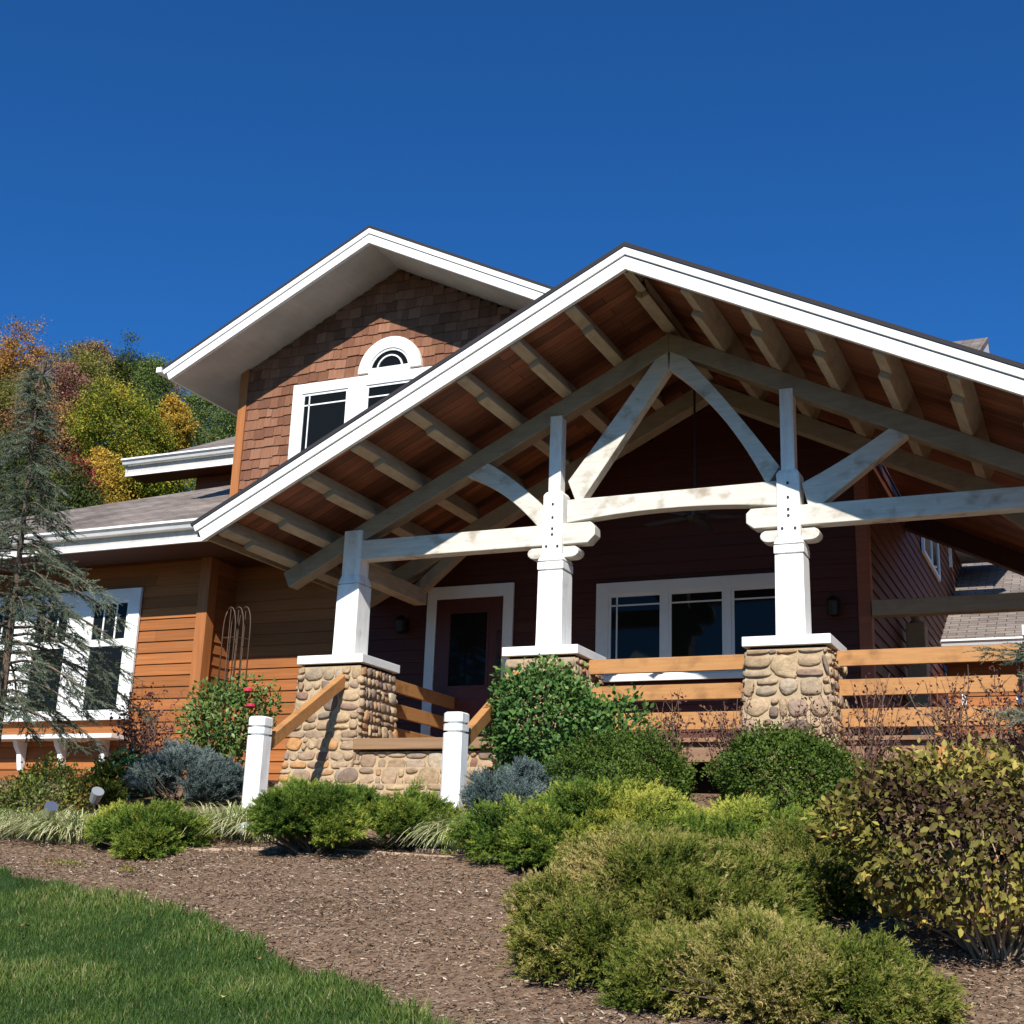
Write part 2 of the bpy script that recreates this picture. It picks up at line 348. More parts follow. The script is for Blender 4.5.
# grass blades on the lawn
def grass():
    n = 330000
    x = rng.uniform(-11, -1.5, n * 2); y = rng.uniform(3.6, 9.0, n * 2)
    e = edgeY(x) + .03 * np.sin(x * 7) + .02 * np.sin(x * 17)
    vis = (-x / np.maximum(y, .1) < 1.35) & (-x / y > .15)
    ok = (y < e + rng.exponential(.02, n * 2) - .01) & vis
    x, y = x[ok][:n], y[ok][:n]; n = len(x)
    P = np.stack([x, y, tz(x, y) + .02], -1)
    cl = lump(P, 2.2, 11); cl2 = lump(P, 7, 12)
    h = (.05 + .02 * cl + .012 * cl2) * rng.uniform(.6, 1.35, n)
    edge = np.clip(1 - (edgeY(x) - y) / .25, 0, 1); h *= 1 + .35 * edge
    h = np.maximum(h, .02)
    az = rng.uniform(0, 6.28, n); lean = rng.uniform(.1, .85, n)
    d = np.stack([np.cos(az) * lean, np.sin(az) * lean, np.ones(n)], -1)
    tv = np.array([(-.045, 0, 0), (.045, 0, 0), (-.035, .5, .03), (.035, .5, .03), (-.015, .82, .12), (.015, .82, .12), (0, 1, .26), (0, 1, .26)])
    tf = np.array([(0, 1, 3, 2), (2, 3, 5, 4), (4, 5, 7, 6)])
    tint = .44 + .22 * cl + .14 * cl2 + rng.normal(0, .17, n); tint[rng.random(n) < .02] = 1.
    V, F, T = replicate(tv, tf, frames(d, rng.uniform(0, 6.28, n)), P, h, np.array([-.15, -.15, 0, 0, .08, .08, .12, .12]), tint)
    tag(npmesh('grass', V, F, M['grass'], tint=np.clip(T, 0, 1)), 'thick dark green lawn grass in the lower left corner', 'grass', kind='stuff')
grass()

def chips():
    n = 240000
    x = rng.uniform(-10.5, 1.0, n); y = rng.uniform(4.2, 9.6, n)
    ok = y > edgeY(x) - .03; x, y = x[ok], y[ok]; n = len(x)
    P = np.stack([x, y, tz(x, y) + rng.uniform(.0, .02, n)], -1)
    az = rng.uniform(0, 6.28, n); d = np.stack([np.cos(az), np.sin(az), rng.normal(.1, .22, n)], -1)
    tv = np.array([(-.15, -.5, 0), (.14, -.45, 0), (.08, .5, .03), (-.10, .42, 0)]); tf = np.array([(0, 1, 2, 3)])
    sc = np.minimum(rng.lognormal(-4.25, .55, n), .04)
    V, F, T = replicate(tv, tf, frames(d, rng.normal(0, .5, n)), P, sc, None, rng.random(n))
    i = rng.choice(n, 9000, replace=False); az = rng.uniform(0, 6.28, 9000); d2 = np.stack([np.cos(az), np.sin(az), rng.normal(.05, .12, 9000)], -1)
    V2, F2, T2 = replicate(tv * np.array([.5, 1, 1]), tf, frames(d2, rng.normal(0, .4, 9000)), P[i] + [0, 0, .012], rng.uniform(.018, .055, 9000), None, rng.random(9000))
    V, F, T = np.concatenate([V, V2]), np.concatenate([F, F2 + len(V)]), None
    tag(npmesh('mulch_chips', V, F, M['chip'], tint=T), 'loose shredded bark mulch chips covering the brown planting slope', 'mulch', kind='stuff')
chips()

# ------------------------------------------------------------------ house
house = empty('house', (-6, 15, 1.1), 'cedar sided craftsman house with white trim, timber framed gable porch and stone piers', 'house')
C26 = math.cos(math.atan(.5)); S26 = math.sin(math.atan(.5))
def strip(mb, ax, az, side, L0, L1, a, b, y0, y1):
    """band parallel to a 6/12 slope; a,b = perpendicular depth below the reference line"""
    def pt(Ln, o):
        if Ln <= 0: return (ax, az - o / C26)
        return (ax + side * (C26 * Ln - S26 * o), az - S26 * Ln - C26 * o)
    return mb.prism([pt(L0, a), pt(L1, a), pt(L1, b), pt(L0, b)], y0, y1)
def shed(mb, Y0, Z0, Y1, X0, X1, t, sl=.5):
    z1 = Z0 + sl * (Y1 - Y0)
    return mb.prism([(Y0, Z0), (Y1, z1), (Y1, z1 - t), (Y0, Z0 - t)], X0, X1, 'x')

def lap_wall(mb, x0, x1, y, z0, z1, c=.16, top=None, t=.024):
    """lap siding facing -Y, built course by course; top(x)->max z clips gables"""
    z = z0
    while z < z1 - .01:
        a, b = x0, x1; zt = min(z + c, z1)
        if top:
            zm = (z + zt) / 2
            xx = [x0 + (x1 - x0) * i / 400 for i in range(401)]; ok = [q for q in xx if top(q) >= zm]
            if len(ok) < 2: z = zt; continue
            a, b = ok[0], ok[-1]
        # boards in lengths with butt joints
        cuts = [a]; q = a + random.uniform(1.0, 3.2)
        while q < b - .5: cuts.append(q); q += random.uniform(2.4, 4.2)
        cuts.append(b)
        for i in range(len(cuts) - 1):
            A = cuts[i] + (.0015 if i else 0); B = cuts[i + 1] - .0015
            j = random.uniform(-.001, .001)
            mb.add([(A, y - t + j, z), (B, y - t + j, z), (B, y - .004, zt), (A, y - .004, zt), (A, y + .01, z), (B, y + .01, z), (B, y + .01, zt), (A, y + .01, zt)],
                   [(0, 1, 2, 3), (4, 7, 6, 5), (0, 4, 5, 1), (3, 2, 6, 7), (0, 3, 7, 4), (1, 5, 6, 2)])
        z = zt
    return mb
def lap_side(mb, y0, y1, x, z0, z1, c=.16, top=None, t=.024):
    """lap siding facing +X"""
    z = z0
    while z < z1 - .01:
        zt = min(z + c, z1); a, b = y0, y1
        if top:
            zm = (z + zt) / 2; yy = [y0 + (y1 - y0) * i / 300 for i in range(301)]; ok = [q for q in yy if top(q) >= zm]
            if len(ok) < 2: z = zt; continue
            a, b = ok[0], ok[-1]
        mb.add([(x + t, a, z), (x + t, b, z), (x + .004, b, zt), (x + .004, a, zt), (x - .01, a, z), (x - .01, b, z), (x - .01, b, zt), (x - .01, a, zt)],
               [(0, 1, 2, 3), (4, 7, 6, 5), (0, 4, 5, 1), (3, 2, 6, 7), (0, 3, 7, 4), (1, 5, 6, 2)])
        z = zt
    return mb

RX, RZ = -3.975, 6.12          # porch ridge and fascia top height
UX, UZ = -8.83, 8.72           # upper gable ridge
def porch_line(x): return RZ - .5 * abs(x - RX)

# walls
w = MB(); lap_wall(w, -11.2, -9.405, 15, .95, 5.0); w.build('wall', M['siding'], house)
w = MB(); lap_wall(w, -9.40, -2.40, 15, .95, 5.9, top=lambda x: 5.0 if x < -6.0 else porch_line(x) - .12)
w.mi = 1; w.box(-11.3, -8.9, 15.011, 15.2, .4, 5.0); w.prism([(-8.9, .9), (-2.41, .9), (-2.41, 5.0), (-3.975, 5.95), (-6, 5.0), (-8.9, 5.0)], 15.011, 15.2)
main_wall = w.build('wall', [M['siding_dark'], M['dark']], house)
w = MB(); lap_wall(w, -17.5, -11.33, 14.35, .95, 4.2)
w.mi = 1; w.box(-17.5, -11.25, 14.362, 14.6, .3, 4.2)
wing_wall = w.build('wall', [M['siding'], M['dark']], house)
w = MB(); lap_side(w, 14.50, 14.98, -11.2, .95, 4.2)
w.build('wall', M['siding_side'], house)
w = MB(); w.box(-11.33, -11.18, 14.315, 14.36, .95, 4.2); w.box(-11.18, -11.155, 14.315, 14.50, .95, 4.2)
w.build('corner_board', M['corner'], house, bevel=.004)
# right return wall, two storeys, facing the side porch
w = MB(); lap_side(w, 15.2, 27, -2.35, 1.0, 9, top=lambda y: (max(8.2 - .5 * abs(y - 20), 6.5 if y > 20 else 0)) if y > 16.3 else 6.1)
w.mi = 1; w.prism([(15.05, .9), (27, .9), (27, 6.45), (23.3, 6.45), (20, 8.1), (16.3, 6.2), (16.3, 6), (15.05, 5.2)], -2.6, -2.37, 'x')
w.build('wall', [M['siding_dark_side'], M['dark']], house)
w = MB(); w.box(-2.46, -2.32, 14.965, 15.0, 1.0, 4.9); w.box(-2.35, -2.318, 15.0, 15.15, 1.0, 4.9)
w.build('corner_board', M['red_trim'], house, bevel=.004)
w = MB(); w.box(-9, -2.61, 24.8, 25, .5, 6); w.build('wall', M['siding'], house)
w = MB(); w.box(-9.0, -2.61, 16.3, 16.5, 4, 6.4); w.build('wall', M['siding'], house)

# shingled upper gable wall
def shakes():
    mb = MB(); z = 4.9; row = 0
    while z < 8.6:
        x = -11.32 - random.uniform(0, .15)
        while x < -6.2:
            wd = random.uniform(.09, .21); zz = z + random.uniform(-.015, .015)
            a, b = max(x, -11.32), min(x + wd - .004, -6.2)
            zt = z + .18; lim = UZ - .22 - .5 * abs((a + b) / 2 - UX)
            if zz < lim - .02 and b - a > .02:
                h = min(zt, lim); t = .022 + random.uniform(-.004, .004); y = 15.0
                mb.add([(a, y - t, zz), (b, y - t, zz + random.uniform(-.006, .006)), (b, y - .003, h), (a, y - .003, h), (a, y + .004, zz), (b, y + .004, zz), (b, y + .004, h), (a, y + .004, h)],
                       [(0, 1, 2, 3), (4, 7, 6, 5), (0, 4, 5, 1), (3, 2, 6, 7), (0, 3, 7, 4), (1, 5, 6, 2)])
            x += wd
        z += .155; row += 1
    mb.mi = 1; mb.prism([(-11.43, 4.9), (-6.2, 4.9), (-6.2, 7.1), (UX, 8.45), (-11.43, 7.13)], 15.006, 15.1)
    mb.box(-11.43, -11.3, 15.1, 21, 4.5, 7.13); mb.box(-6.3, -6.2, 15.1, 21, 4.5, 7.13)
    return mb.build('shingled_wall', [M['shake'], M['dark']], house)
shakes()
w = MB(); w.box(-11.45, -11.31, 14.955, 15.0, 4.85, 7.25); w.build('corner_board', M['corner'], house, bevel=.004)

# upper gable roof
r = MB()
for sd in (-1, 1): strip(r, UX, UZ, sd, 0, 3.80, -.035, 0, 14.08, 21.5)
up_roof = r.build('upper_roof', M['edge'], house)
r = MB()
for sd in (-1, 1):
    strip(r, UX, UZ, sd, 0, 3.78, .002, .075, 14.085, 14.13); strip(r, UX, UZ, sd, 0, 3.74, .085, .20, 14.10, 14.15); strip(r, UX, UZ, sd, 0, 3.74, .002, .198, 14.13, 14.16)
r.box(-12.30, -12.21, 14.05, 21.4, 6.99, 7.07)
r.build('rake_board', M['white'], up_roof, bevel=.004)
r = MB()
for sd in (-1, 1): strip(r, UX, UZ, sd, 0, 3.72, .16, .19, 14.162, 21.4)
r.build('soffit', M['soffit'], up_roof)

# porch roof
r = MB()
for sd in (-1, 1): strip(r, RX, RZ, sd, 0, 5.60, -.04, 0, 11.11, 15.05)
r.mi = 1
strip(r, RX, RZ, -1, 0, 5.60, -.04, 0, 15.06, 25); strip(r, RX, RZ, 1, 1.95, 5.60, -.04, 0, 15.06, 18.62); strip(r, RX, RZ, 1, 0, 1.9, -.04, 0, 15.06, 16.3)
porch_roof = r.build('porch_roof', [M['edge'], M['roofX']], house)
r = MB()
for sd in (-1, 1):
    strip(r, RX, RZ, sd, 0, 5.58, .002, .078, 11.12, 11.165)
    strip(r, RX, RZ, sd, 0, 5.55, .088, .215, 11.14, 11.19)
    strip(r, RX, RZ, sd, 0, 5.55, .002, .213, 11.165, 11.195)
r.build('rake_board', M['white'], porch_roof, bevel=.004)
r = MB()
for sd in (-1, 1): strip(r, RX, RZ, sd, 0, 5.54, .015, .062, 11.2, 14.99)
strip(r, RX, RZ, 1, 1.95, 5.54, .015, .062, 14.995, 18.6)
r.build('ceiling_boards', M['deck'], porch_roof)
for sd in (-1, 1):
    r = MB(); r.box(*sorted((RX + sd * 4.94, RX + sd * 4.98)), 11.2, 15.0, 3.52, 3.62); r.build('eave_board', M['timber_old'], porch_roof)
# purlins (tilted with the slope), notched at the outer end
p = MB()
for s2 in (-1, 1): strip(p, RX, RZ, s2, 0, .065, .064, .30, 11.66, 14.25); strip(p, RX, RZ, s2, 0, .065, .064, .24, 11.2, 11.66)
p.build('purlin', M['purlin'], porch_roof, bevel=.006)
for sd in (-1, 1):
    for i in range(8):
        Lc = (.79, 1.46, 2.13, 2.80, 3.50, 4.17, 4.82, 5.30)[i]; y1 = 14.25
        p = MB(); strip(p, RX, RZ, sd, Lc - .06, Lc + .06, .064, .30, 11.66, y1); strip(p, RX, RZ, sd, Lc - .06, Lc + .06, .064, .24, 11.2, 11.66)
        p.build('purlin', M['purlin'], porch_roof, bevel=.006)

# truss timbers
def chord(side, y0, y1, m):
    c = MB(); strip(c, RX, RZ, side, 0, 5.47, .302, .50, y0, y1); c.build('rafter', m, house, bevel=.008)
for sd in (-1, 1):
    chord(sd, 12.57, 12.76, M['timber_old']); chord(sd, 14.05, 14.25, M['timber_old'])
c = MB(); strip(c, RX, RZ, 1, 1.95, 5.5, .062, .30, 18.38, 18.6); c.build('rafter', M['eave_dark'], house, bevel=.008)
def curved(pts_top, pts_bot, y0, y1, name, m):
    mb = MB(); n = len(pts_top)
    vs = [(x, y0, z) for x, z in pts_top] + [(x, y0, z) for x, z in pts_bot] + [(x, y1, z) for x, z in pts_top] + [(x, y1, z) for x, z in pts_bot]
    fs = []
    for i in range(n - 1):
        fs += [(i, n + i, n + i + 1, i + 1), (2 * n + i, 2 * n + i + 1, 3 * n + i + 1, 3 * n + i), (i, i + 1, 2 * n + i + 1, 2 * n + i), (n + i, 3 * n + i, 3 * n + i + 1, n + i + 1)]
    fs += [(0, 2 * n, 3 * n, n), (n - 1, 2 * n - 1, 4 * n - 1, 3 * n - 1)]
    mb.add(vs, fs)
    o = mb.build(name, m, house, bevel=.008)
    return o
def quad_curve(a, c, b, n=14):
    return [((1 - t) ** 2 * a[0] + 2 * t * (1 - t) * c[0] + t * t * b[0], (1 - t) ** 2 * a[1] + 2 * t * (1 - t) * c[1] + t * t * b[1]) for t in [i / n for i in range(n + 1)]]
def mir(l): return [(2 * RX - x, z) for x, z in l]
TY0, TY1 = 12.575, 12.72
# knee braces to the rafters
kt = quad_curve((-6.30, 4.62), (-5.78, 4.36), (-5.34, 3.86)); kb = quad_curve((-6.42, 4.40), (-5.84, 4.18), (-5.42, 3.66))
curved(kt, kb, TY0, TY1, 'brace', M['timber'])
kt2 = quad_curve((-1.52, 4.55), (-2.05, 4.18), (-2.58, 3.94)); kb2 = quad_curve((-1.50, 4.36), (-2.00, 3.98), (-2.50, 3.62))
curved(kt2, kb2, TY0, TY1, 'brace', M['timber'])
# long braces to the apex
at = quad_curve((RX - .02, 5.68), (-4.50, 4.98), (-5.12, 4.20)); ab = quad_curve((RX - .001, 5.36), (-4.42, 4.72), (-5.00, 3.90))
curved(at, ab, TY0, TY1, 'brace', M['timber'])
at = quad_curve((RX + .02, 5.68), (-3.38, 5.02), (-2.80, 4.14)); ab = quad_curve((RX + .001, 5.36), (-3.36, 4.86), (-2.93, 3.95))
curved(at, ab, TY0, TY1, 'brace', M['timber'])
# tie beams
t = MB(); t.prism([(-7.9, 3.49), (-4.87, 3.49), (-4.79, 3.57), (-4.79, 3.66), (-4.84, 3.72), (-7.9, 3.72)], 12.56, 12.735); t.build('tie_beam', M['timber'], house, bevel=.008)
t = MB(); t.prism([(-3.07, 3.50), (.15, 3.50), (.15, 3.71), (-3.10, 3.71), (-3.15, 3.66), (-3.15, 3.56)], 12.56, 12.735); t.build('tie_beam', M['timber'], house, bevel=.008)
xsn = [-5.12 + 2.29 * i / 20 for i in range(21)]
curved([(x, 3.985) for x in xsn], [(x, 3.725 + .07 * (1 - ((x + 3.975) / 1.145) ** 2)) for x in xsn], 12.565, 12.73, 'tie_beam', M['timber'])
t = MB(); t.box(-2.3, 1.0, 14.9, 15.08, 3.02, 3.2); t.build('tie_beam', M['timber_old'], house, bevel=.006)
for x in (-7.78, -.17):
    t = MB(); t.box(x - .09, x + .09, 12.77, 14.25, 3.30, 3.49); t.build('plate_beam', M['purlin'], house, bevel=.008)
for x in (-7.78, -.17):     # diagonal struts from the plate beams to the rear rafters
    s_ = 1 if x < RX else -1
    t = MB(); t.bar((x, 14.15, 3.45), (x + s_ * .9, 14.15, 4.2), .14, .14, up=(0, 1, 0)); t.build('strut', M['timber_old'], house, bevel=.006)

# stones
import bmesh
_b = bmesh.new(); bmesh.ops.create_icosphere(_b, subdivisions=3, radius=1)
ICO_V = np.array([v.co[:] for v in _b.verts]); ICO_F = np.array([[v.index for v in f.verts] for f in _b.faces]); _b.free()
def stone_field(origin, ux, uz, nrm, W, H, rmin, rmax, wmin, wmax, out, inset=lambda u, v: (0, 1)):
    """pack rounded stones on a rectangle; returns verts, faces"""
    V = []; F = []; n = 0
    v = 0.0
    while v < H - .02:
        rh = min(random.uniform(rmin, rmax), H - v)
        if H - v - rh < .03: rh = H - v
        u = random.uniform(-.04, 0)
        while u < W - .015:
            wd = random.choice((wmin, wmax, random.uniform(wmin, wmax))) * random.uniform(.75, 1.15)
            wd = min(wd, W - u)
            if W - u - wd < .04: wd = W - u
            parts = [(v, rh)]
            if rh > .12 and random.random() < .55: k = random.uniform(.35, .65); parts = [(v, rh * k), (v + rh * k, rh * (1 - k))]
            for pv, ph in parts:
                cu = u + wd / 2; cv = pv + ph / 2
                a, b = wd / 2 - .007, ph / 2 - .008
                if a < .012 or b < .01: continue
                p = ICO_V; e = random.uniform(.5, .95)
                q = np.sign(p) * np.abs(p) ** e
                q = q / np.maximum(1, np.abs(q).max(1, keepdims=True))
                q = q * (1 + .15 * lump(p, 1.7, random.randrange(10 ** 6))[:, None] + .05 * lump(p, 5, random.randrange(10 ** 6))[:, None])
                th = random.gauss(0, .2); c, s_ = math.cos(th), math.sin(th)
                uu = q[:, 0] * a; vv = q[:, 2] * b
                U = cu + c * uu - s_ * vv * min(1, b / a); Vv = cv + s_ * uu * b / max(a, b) + c * vv
                f0, f1 = inset(Vv / H, None)
                U = f0 + U / W * (f1 - f0)
                D = q[:, 1] * random.uniform(.6, 1.2) * out
                pts = np.array(origin)[None] + U[:, None] * np.array(ux)[None] + Vv[:, None] * np.array(uz)[None] + D[:, None] * np.array(nrm)[None]
                V.append(pts); F.append(ICO_F + n); n += len(pts)
            u += wd
        v += rh
    return np.concatenate(V), np.concatenate(F)
def quads_box(x0, x1, y0, y1, z0, X0, X1, Y0, Y1, z1, n):
    vs = np.array([(x0, y0, z0), (x1, y0, z0), (x1, y1, z0), (x0, y1, z0), (X0, Y0, z1), (X1, Y0, z1), (X1, Y1, z1), (X0, Y1, z1)])
    q = [(3, 2, 1, 0), (4, 5, 6, 7), (0, 1, 5, 4), (1, 2, 6, 5), (2, 3, 7, 6), (3, 0, 4, 7)]
    tri = []
    for a, b, c, d in q: tri += [(a, b, c), (a, c, d)]
    return vs, np.array(tri) + n
def pier(cx, label=None):
    zb, zt = .35, 2.205; cy = 12.645
    hb, ht = .50, .385
    H = zt - zb; V = []; F = []; n = 0; mi = []
    v, f = quads_box(cx - hb, cx + hb, cy - hb, cy + hb, zb, cx - ht, cx + ht, cy - ht, cy + ht, zt, 0)
    V.append(v); F.append(f); n += len(v); mi.append(np.zeros(len(f)))
    tilt = (hb - ht) / H
    specs = [((cx, cy - hb, zb), (1, 0, 0), (0, tilt, 1), (0, -1, 0), .09, .25, .12, .30), ((cx + hb, cy, zb), (0, 1, 0), (-tilt, 0, 1), (1, 0, 0), .09, .16, .09, .15),
             ((cx - hb, cy, zb), (0, -1, 0), (tilt, 0, 1), (-1, 0, 0), .09, .18, .1, .26)]
    for o_, ux, uz, nr, a, b, c, d in specs:
        v, f = stone_field(o_, ux, uz, nr, 2 * hb, H, a, b, c, d, .038, lambda t, _: (-(hb + (ht - hb) * t) + 0, (hb + (ht - hb) * t)))
        V.append(v); F.append(f + n); n += len(v); mi.append(np.ones(len(f)))
    o = npmesh('stone_pier', np.concatenate(V), np.concatenate(F), [M['mortar'], M['stone']], house, smooth=False, midx=np.concatenate(mi))
    sm = np.concatenate(mi) > 0; o.data.polygons.foreach_set('use_smooth', sm)
    c = MB(); c.box(cx - .425, cx + .425, 12.22, 13.07, 2.235, 2.33); c.mi = 1; c.box(cx - .36, cx + .36, 12.28, 13.01, 2.19, 2.234)
    c.build('cap', [M['white'], M['dark']], o, bevel=.006)
    return o
def post(cx, low, name='porch_post'):
    cy = 12.645; p = MB()
    a, b = .147, .142
    p.frustum(cx - a, cx + a, cy - a, cy + a, 2.331, cx - b, cx + b, cy - b, cy + b, 3.195)
    g = b - .018; p.box(cx - g, cx + g, cy - g, cy + g, 3.195, 3.209)
    if low:
        p.frustum(cx - b, cx + b, cy - b, cy + b, 3.209, cx - .115, cx + .115, cy - .115, cy + .115, 3.31); p.box(cx - .115, cx + .115, cy - .115, cy + .10, 3.31, 3.84)
        return p.build(name, M['timber_v'], house, bevel=.006)
    b2 = b + .008; p.box(cx - b2, cx + b2, cy - b2, cy + b2, 3.209, 3.292)
    p.box(cx - g, cx + g, cy - g, cy + g, 3.292, 3.306)
    p.frustum(cx - b2, cx + b2, cy - b2, cy + b2, 3.306, cx - .115, cx + .115, cy - .115, cy + .115, 3.39)
    if low: p.box(cx - .115, cx + .115, cy - .115, cy + .115, 3.39, 3.60)
    else:
        p.box(cx - .115, cx + .115, cy - .115, cy + .115, 3.39, 4.05); p.frustum(cx - .115, cx + .115, cy - .115, cy + .115, 4.05, cx - .09, cx + .09, cy - .09, cy + .09, 4.09)
        p.box(cx - .07, cx + .07, cy - .09, cy + .05, 4.09, 4.97)
    o = p.build(name, M['timber_v'], house, bevel=.006)
    if not low:
        for dx, z in ((0, 3.94), (0, 3.79), (0, 3.665), (0, 3.60), (-.065, 3.47), (.065, 3.465)):
            q = MB(); vs = [(cx + dx + .014 * math.cos(k * math.pi / 5), 12.531, z + .016 * math.sin(k * math.pi / 5)) for k in range(10)]
            vs2 = [(x, 12.524, z_) for x, _, z_ in vs]
            q.add(vs + vs2, [tuple(range(10, 20))[::-1]] + [(k, (k + 1) % 10, 10 + (k + 1) % 10, 10 + k) for k in range(10)])
            q.build('bolt', M['plug'], o)
        z0, z1 = 3.345, 3.465
        for s_ in (-1, 1):
            c = MB(); c.prism([(cx + s_ * .117, z1), (cx + s_ * .25, z1), (cx + s_ * .285, z1 - .02), (cx + s_ * .30, z1 - .05), (cx + s_ * .29, z1 - .085), (cx + s_ * .26, z0 + .01), (cx + s_ * .22, z0), (cx + s_ * .117, z0)], 12.56, 12.74)
            c.build('bolster', M['timber'], o, bevel=.006)
    return o
for cx in (-7.78, -5.25, -2.70, -.17): pier(cx)
post(-7.78, True); post(-5.27, False); post(-2.71, False); post(-.17, True)

# deck, rim boards, railings
d = MB(); d.box(-8.1, 1.0, 12.5, 14.99, 1.36, 1.40); d.build('porch_floor', M['floor'], house)
d = MB(); d.box(-2.25, 1.0, 15.1, 24, 1.35, 1.39); d.build('porch_floor', M['floor'], house)
for a, b in ((-4.80, -3.16), (-2.24, -.62)):
    d = MB(); d.box(a, b, 12.56, 12.62, 1.17, 1.405); d.build('rim_board', M['rim'], house, bevel=.004)
d = MB(); d.box(-8.2, 1.0, 12.9, 12.95, .4, 1.3); d.build('crawlspace_shade', M['dark'], house)  # dark sheet standing in for the shade of the crawlspace under the deck
def railing(xa, xb, cut=True):
    e = empty('railing', ((xa + xb) / 2, 12.62, 1.4)); e.parent = house; e.location = Vector(((xa + xb) / 2, 12.62, 1.4)) - house.location
    for z0, z1 in ((2.075, 2.225), (1.79, 1.945), (1.49, 1.665)):
        k = .06 if cut else 0; g = (2.2 - z0) * .07
        b = MB(); b.prism([(xa - g + k * .6, z0), (xb + g - k, z0), (xb + g, z1), (xa - g, z1)], 12.585, 12.635); o = b.build('rail_board', M['rail'], house, bevel=.004)
        o.parent = e; o.location = -Vector(((xa + xb) / 2, 12.62, 1.4))
    for x in ((xa + 1.15, xb - .12) if cut == 2 else ()):
        b = MB(); b.box(x - .02, x + .02, 12.60, 12.62, 1.68, 1.78); o = b.build('bracket', M['white'], house); o.parent = e; o.location = -Vector(((xa + xb) / 2, 12.62, 1.4))
railing(-4.86, -3.10); railing(-2.30, -.56, 2)
e = empty('railing'); e.parent = house; e.location = Vector((-7.6, 14, 1.4)) - house.location
for z0, z1 in ((2.075, 2.225), (1.79, 1.945), (1.49, 1.665)):
    b = MB(); b.box(-7.63, -7.58, 13.1, 14.95, z0, z1); o = b.build('rail_board', M['rail'], house, bevel=.004); o.parent = e; o.location = -Vector((-7.6, 14, 1.4))

# stone steps between the two left piers
def steps():
    V = []; F = []; n = 0; mi = []
    x0, x1 = -7.36, -5.62; W = x1 - x0
    z = 1.26; y = 12.22
    for k in range(5):
        zb = z - .19 if k < 4 else z - .5
        v, f = quads_box(x0, x1, y, 13, zb, x0, x1, y, 13, z, n); V.append(v); F.append(f); n += len(v); mi.append(np.zeros(len(f)))
        v, f = stone_field((x0, y, zb), (1, 0, 0), (0, 0, 1), (0, -1, 0), W, z - zb, .06, .19, .09, .26, .026, lambda t, _: (0, W)); V.append(v); F.append(f + n); n += len(v); mi.append(np.ones(len(f)))
        z = zb; y -= .31
    # low stone cheek on the left
    v, f = quads_box(-8.32, x0, 12.02, 13, .3, -8.2, x0, 12.2, 13, 1.42, n); V.append(v); F.append(f); n += len(v); mi.append(np.zeros(len(f)))
    v, f = stone_field((-8.30, 12.02, .3), (1, 0, 0), (0, .16, 1), (0, -1, 0), .95, 1.12, .07, .16, .10, .25, .03, lambda t, _: (0 + t * .1, .95)); V.append(v); F.append(f + n); n += len(v); mi.append(np.ones(len(f)))
    o = npmesh('stone_steps', np.concatenate(V), np.concatenate(F), [M['mortar'], M['stone']], house, midx=np.concatenate(mi))
    o.data.polygons.foreach_set('use_smooth', np.concatenate(mi) > 0)
    s = MB(); s.box(-7.36, -5.62, 12.14, 12.5, 1.28, 1.395); s.build('sill_board', M['sill_wood'], o, bevel=.005)
steps()

# windows
def window(units, casing, y, th=.045, sill=True, name='window', mt='casing', muntins=None, extra=None, parent=house):
    """casing = (x0,x1,z0,z1); units = list of glass rectangles (x0,x1,z0,z1)"""
    f = MB(); x0, x1, z0, z1 = casing; yo = y - .03
    ux0 = min(u[0] for u in units); ux1 = max(u[1] for u in units); uz0 = min(u[2] for u in units); uz1 = max(u[3] for u in units)
    f.box(x0, ux0, yo - th, yo, z0, z1); f.box(ux1, x1, yo - th, yo, z0, z1)
    f.box(ux0, ux1, yo - th, yo, uz1, z1); f.box(ux0, ux1, yo - th, yo, z0, uz0)
    xs_ = sorted(set((u[0], u[1]) for u in units))
    for i in range(len(xs_) - 1): f.box(xs_[i][1], xs_[i + 1][0], yo - th, yo, uz0, uz1)
    if sill: f.box(x0 - .04, x1 + .04, yo - th - .04, yo - th - .0005, z0 - .02, z0 + .05)
    o = f.build(name, M[mt], parent, bevel=.005)
    s = MB(); ft = .035
    for a, b, c, d in units:      # sash
        ys0, ys1 = yo - th + .018, yo - .002
        s.box(a, a + ft, ys0, ys1, c, d); s.box(b - ft, b, ys0, ys1, c, d); s.box(a + ft, b - ft, ys0, ys1, d - ft, d); s.box(a + ft, b - ft, ys0, ys1, c, c + ft)
    for m_ in (muntins or []): s.box(m_[0], m_[1], yo - th + .024, yo - .006, m_[2], m_[3])
    s.build('sash', M[mt], o)
    g = MB()
    for a, b, c, d in units: g.box(a + .01, b - .01, yo - .012, yo - .004, c + .01, d - .01)
    g.build('pane', M['glass'], o)
    return o
# wing window: three lights with transoms of three panes
U = []; MU = []
for k in range(4):
    cx = -12.83 - 1.075 * k; a, b = cx - .335, cx + .335
    U.append((a, b, 2.05, 3.64)); MU.append((a, b, 2.99, 3.09))
    for t_ in (1 / 3, 2 / 3): q = a + (b - a) * t_; MU.append((q - .012, q + .012, 3.09, 3.64))
win = window(U, (-16.7, -12.30, 1.96, 3.81), 14.35, mt='white', muntins=MU)
# porch window
U = [(-5.50, -4.80, 2.44, 3.45), (-4.72, -4.02, 2.44, 3.45), (-3.94, -3.24, 2.44, 3.45)]
MU = [(a + .035, b - .035, 3.30, 3.318) for a, b, _, _ in U] + [(-5.40, -5.382, 2.44, 3.45), (-3.358, -3.34, 2.44, 3.45)]
window(U, (-5.66, -3.08, 2.375, 3.60), 15, mt='casing', muntins=MU)
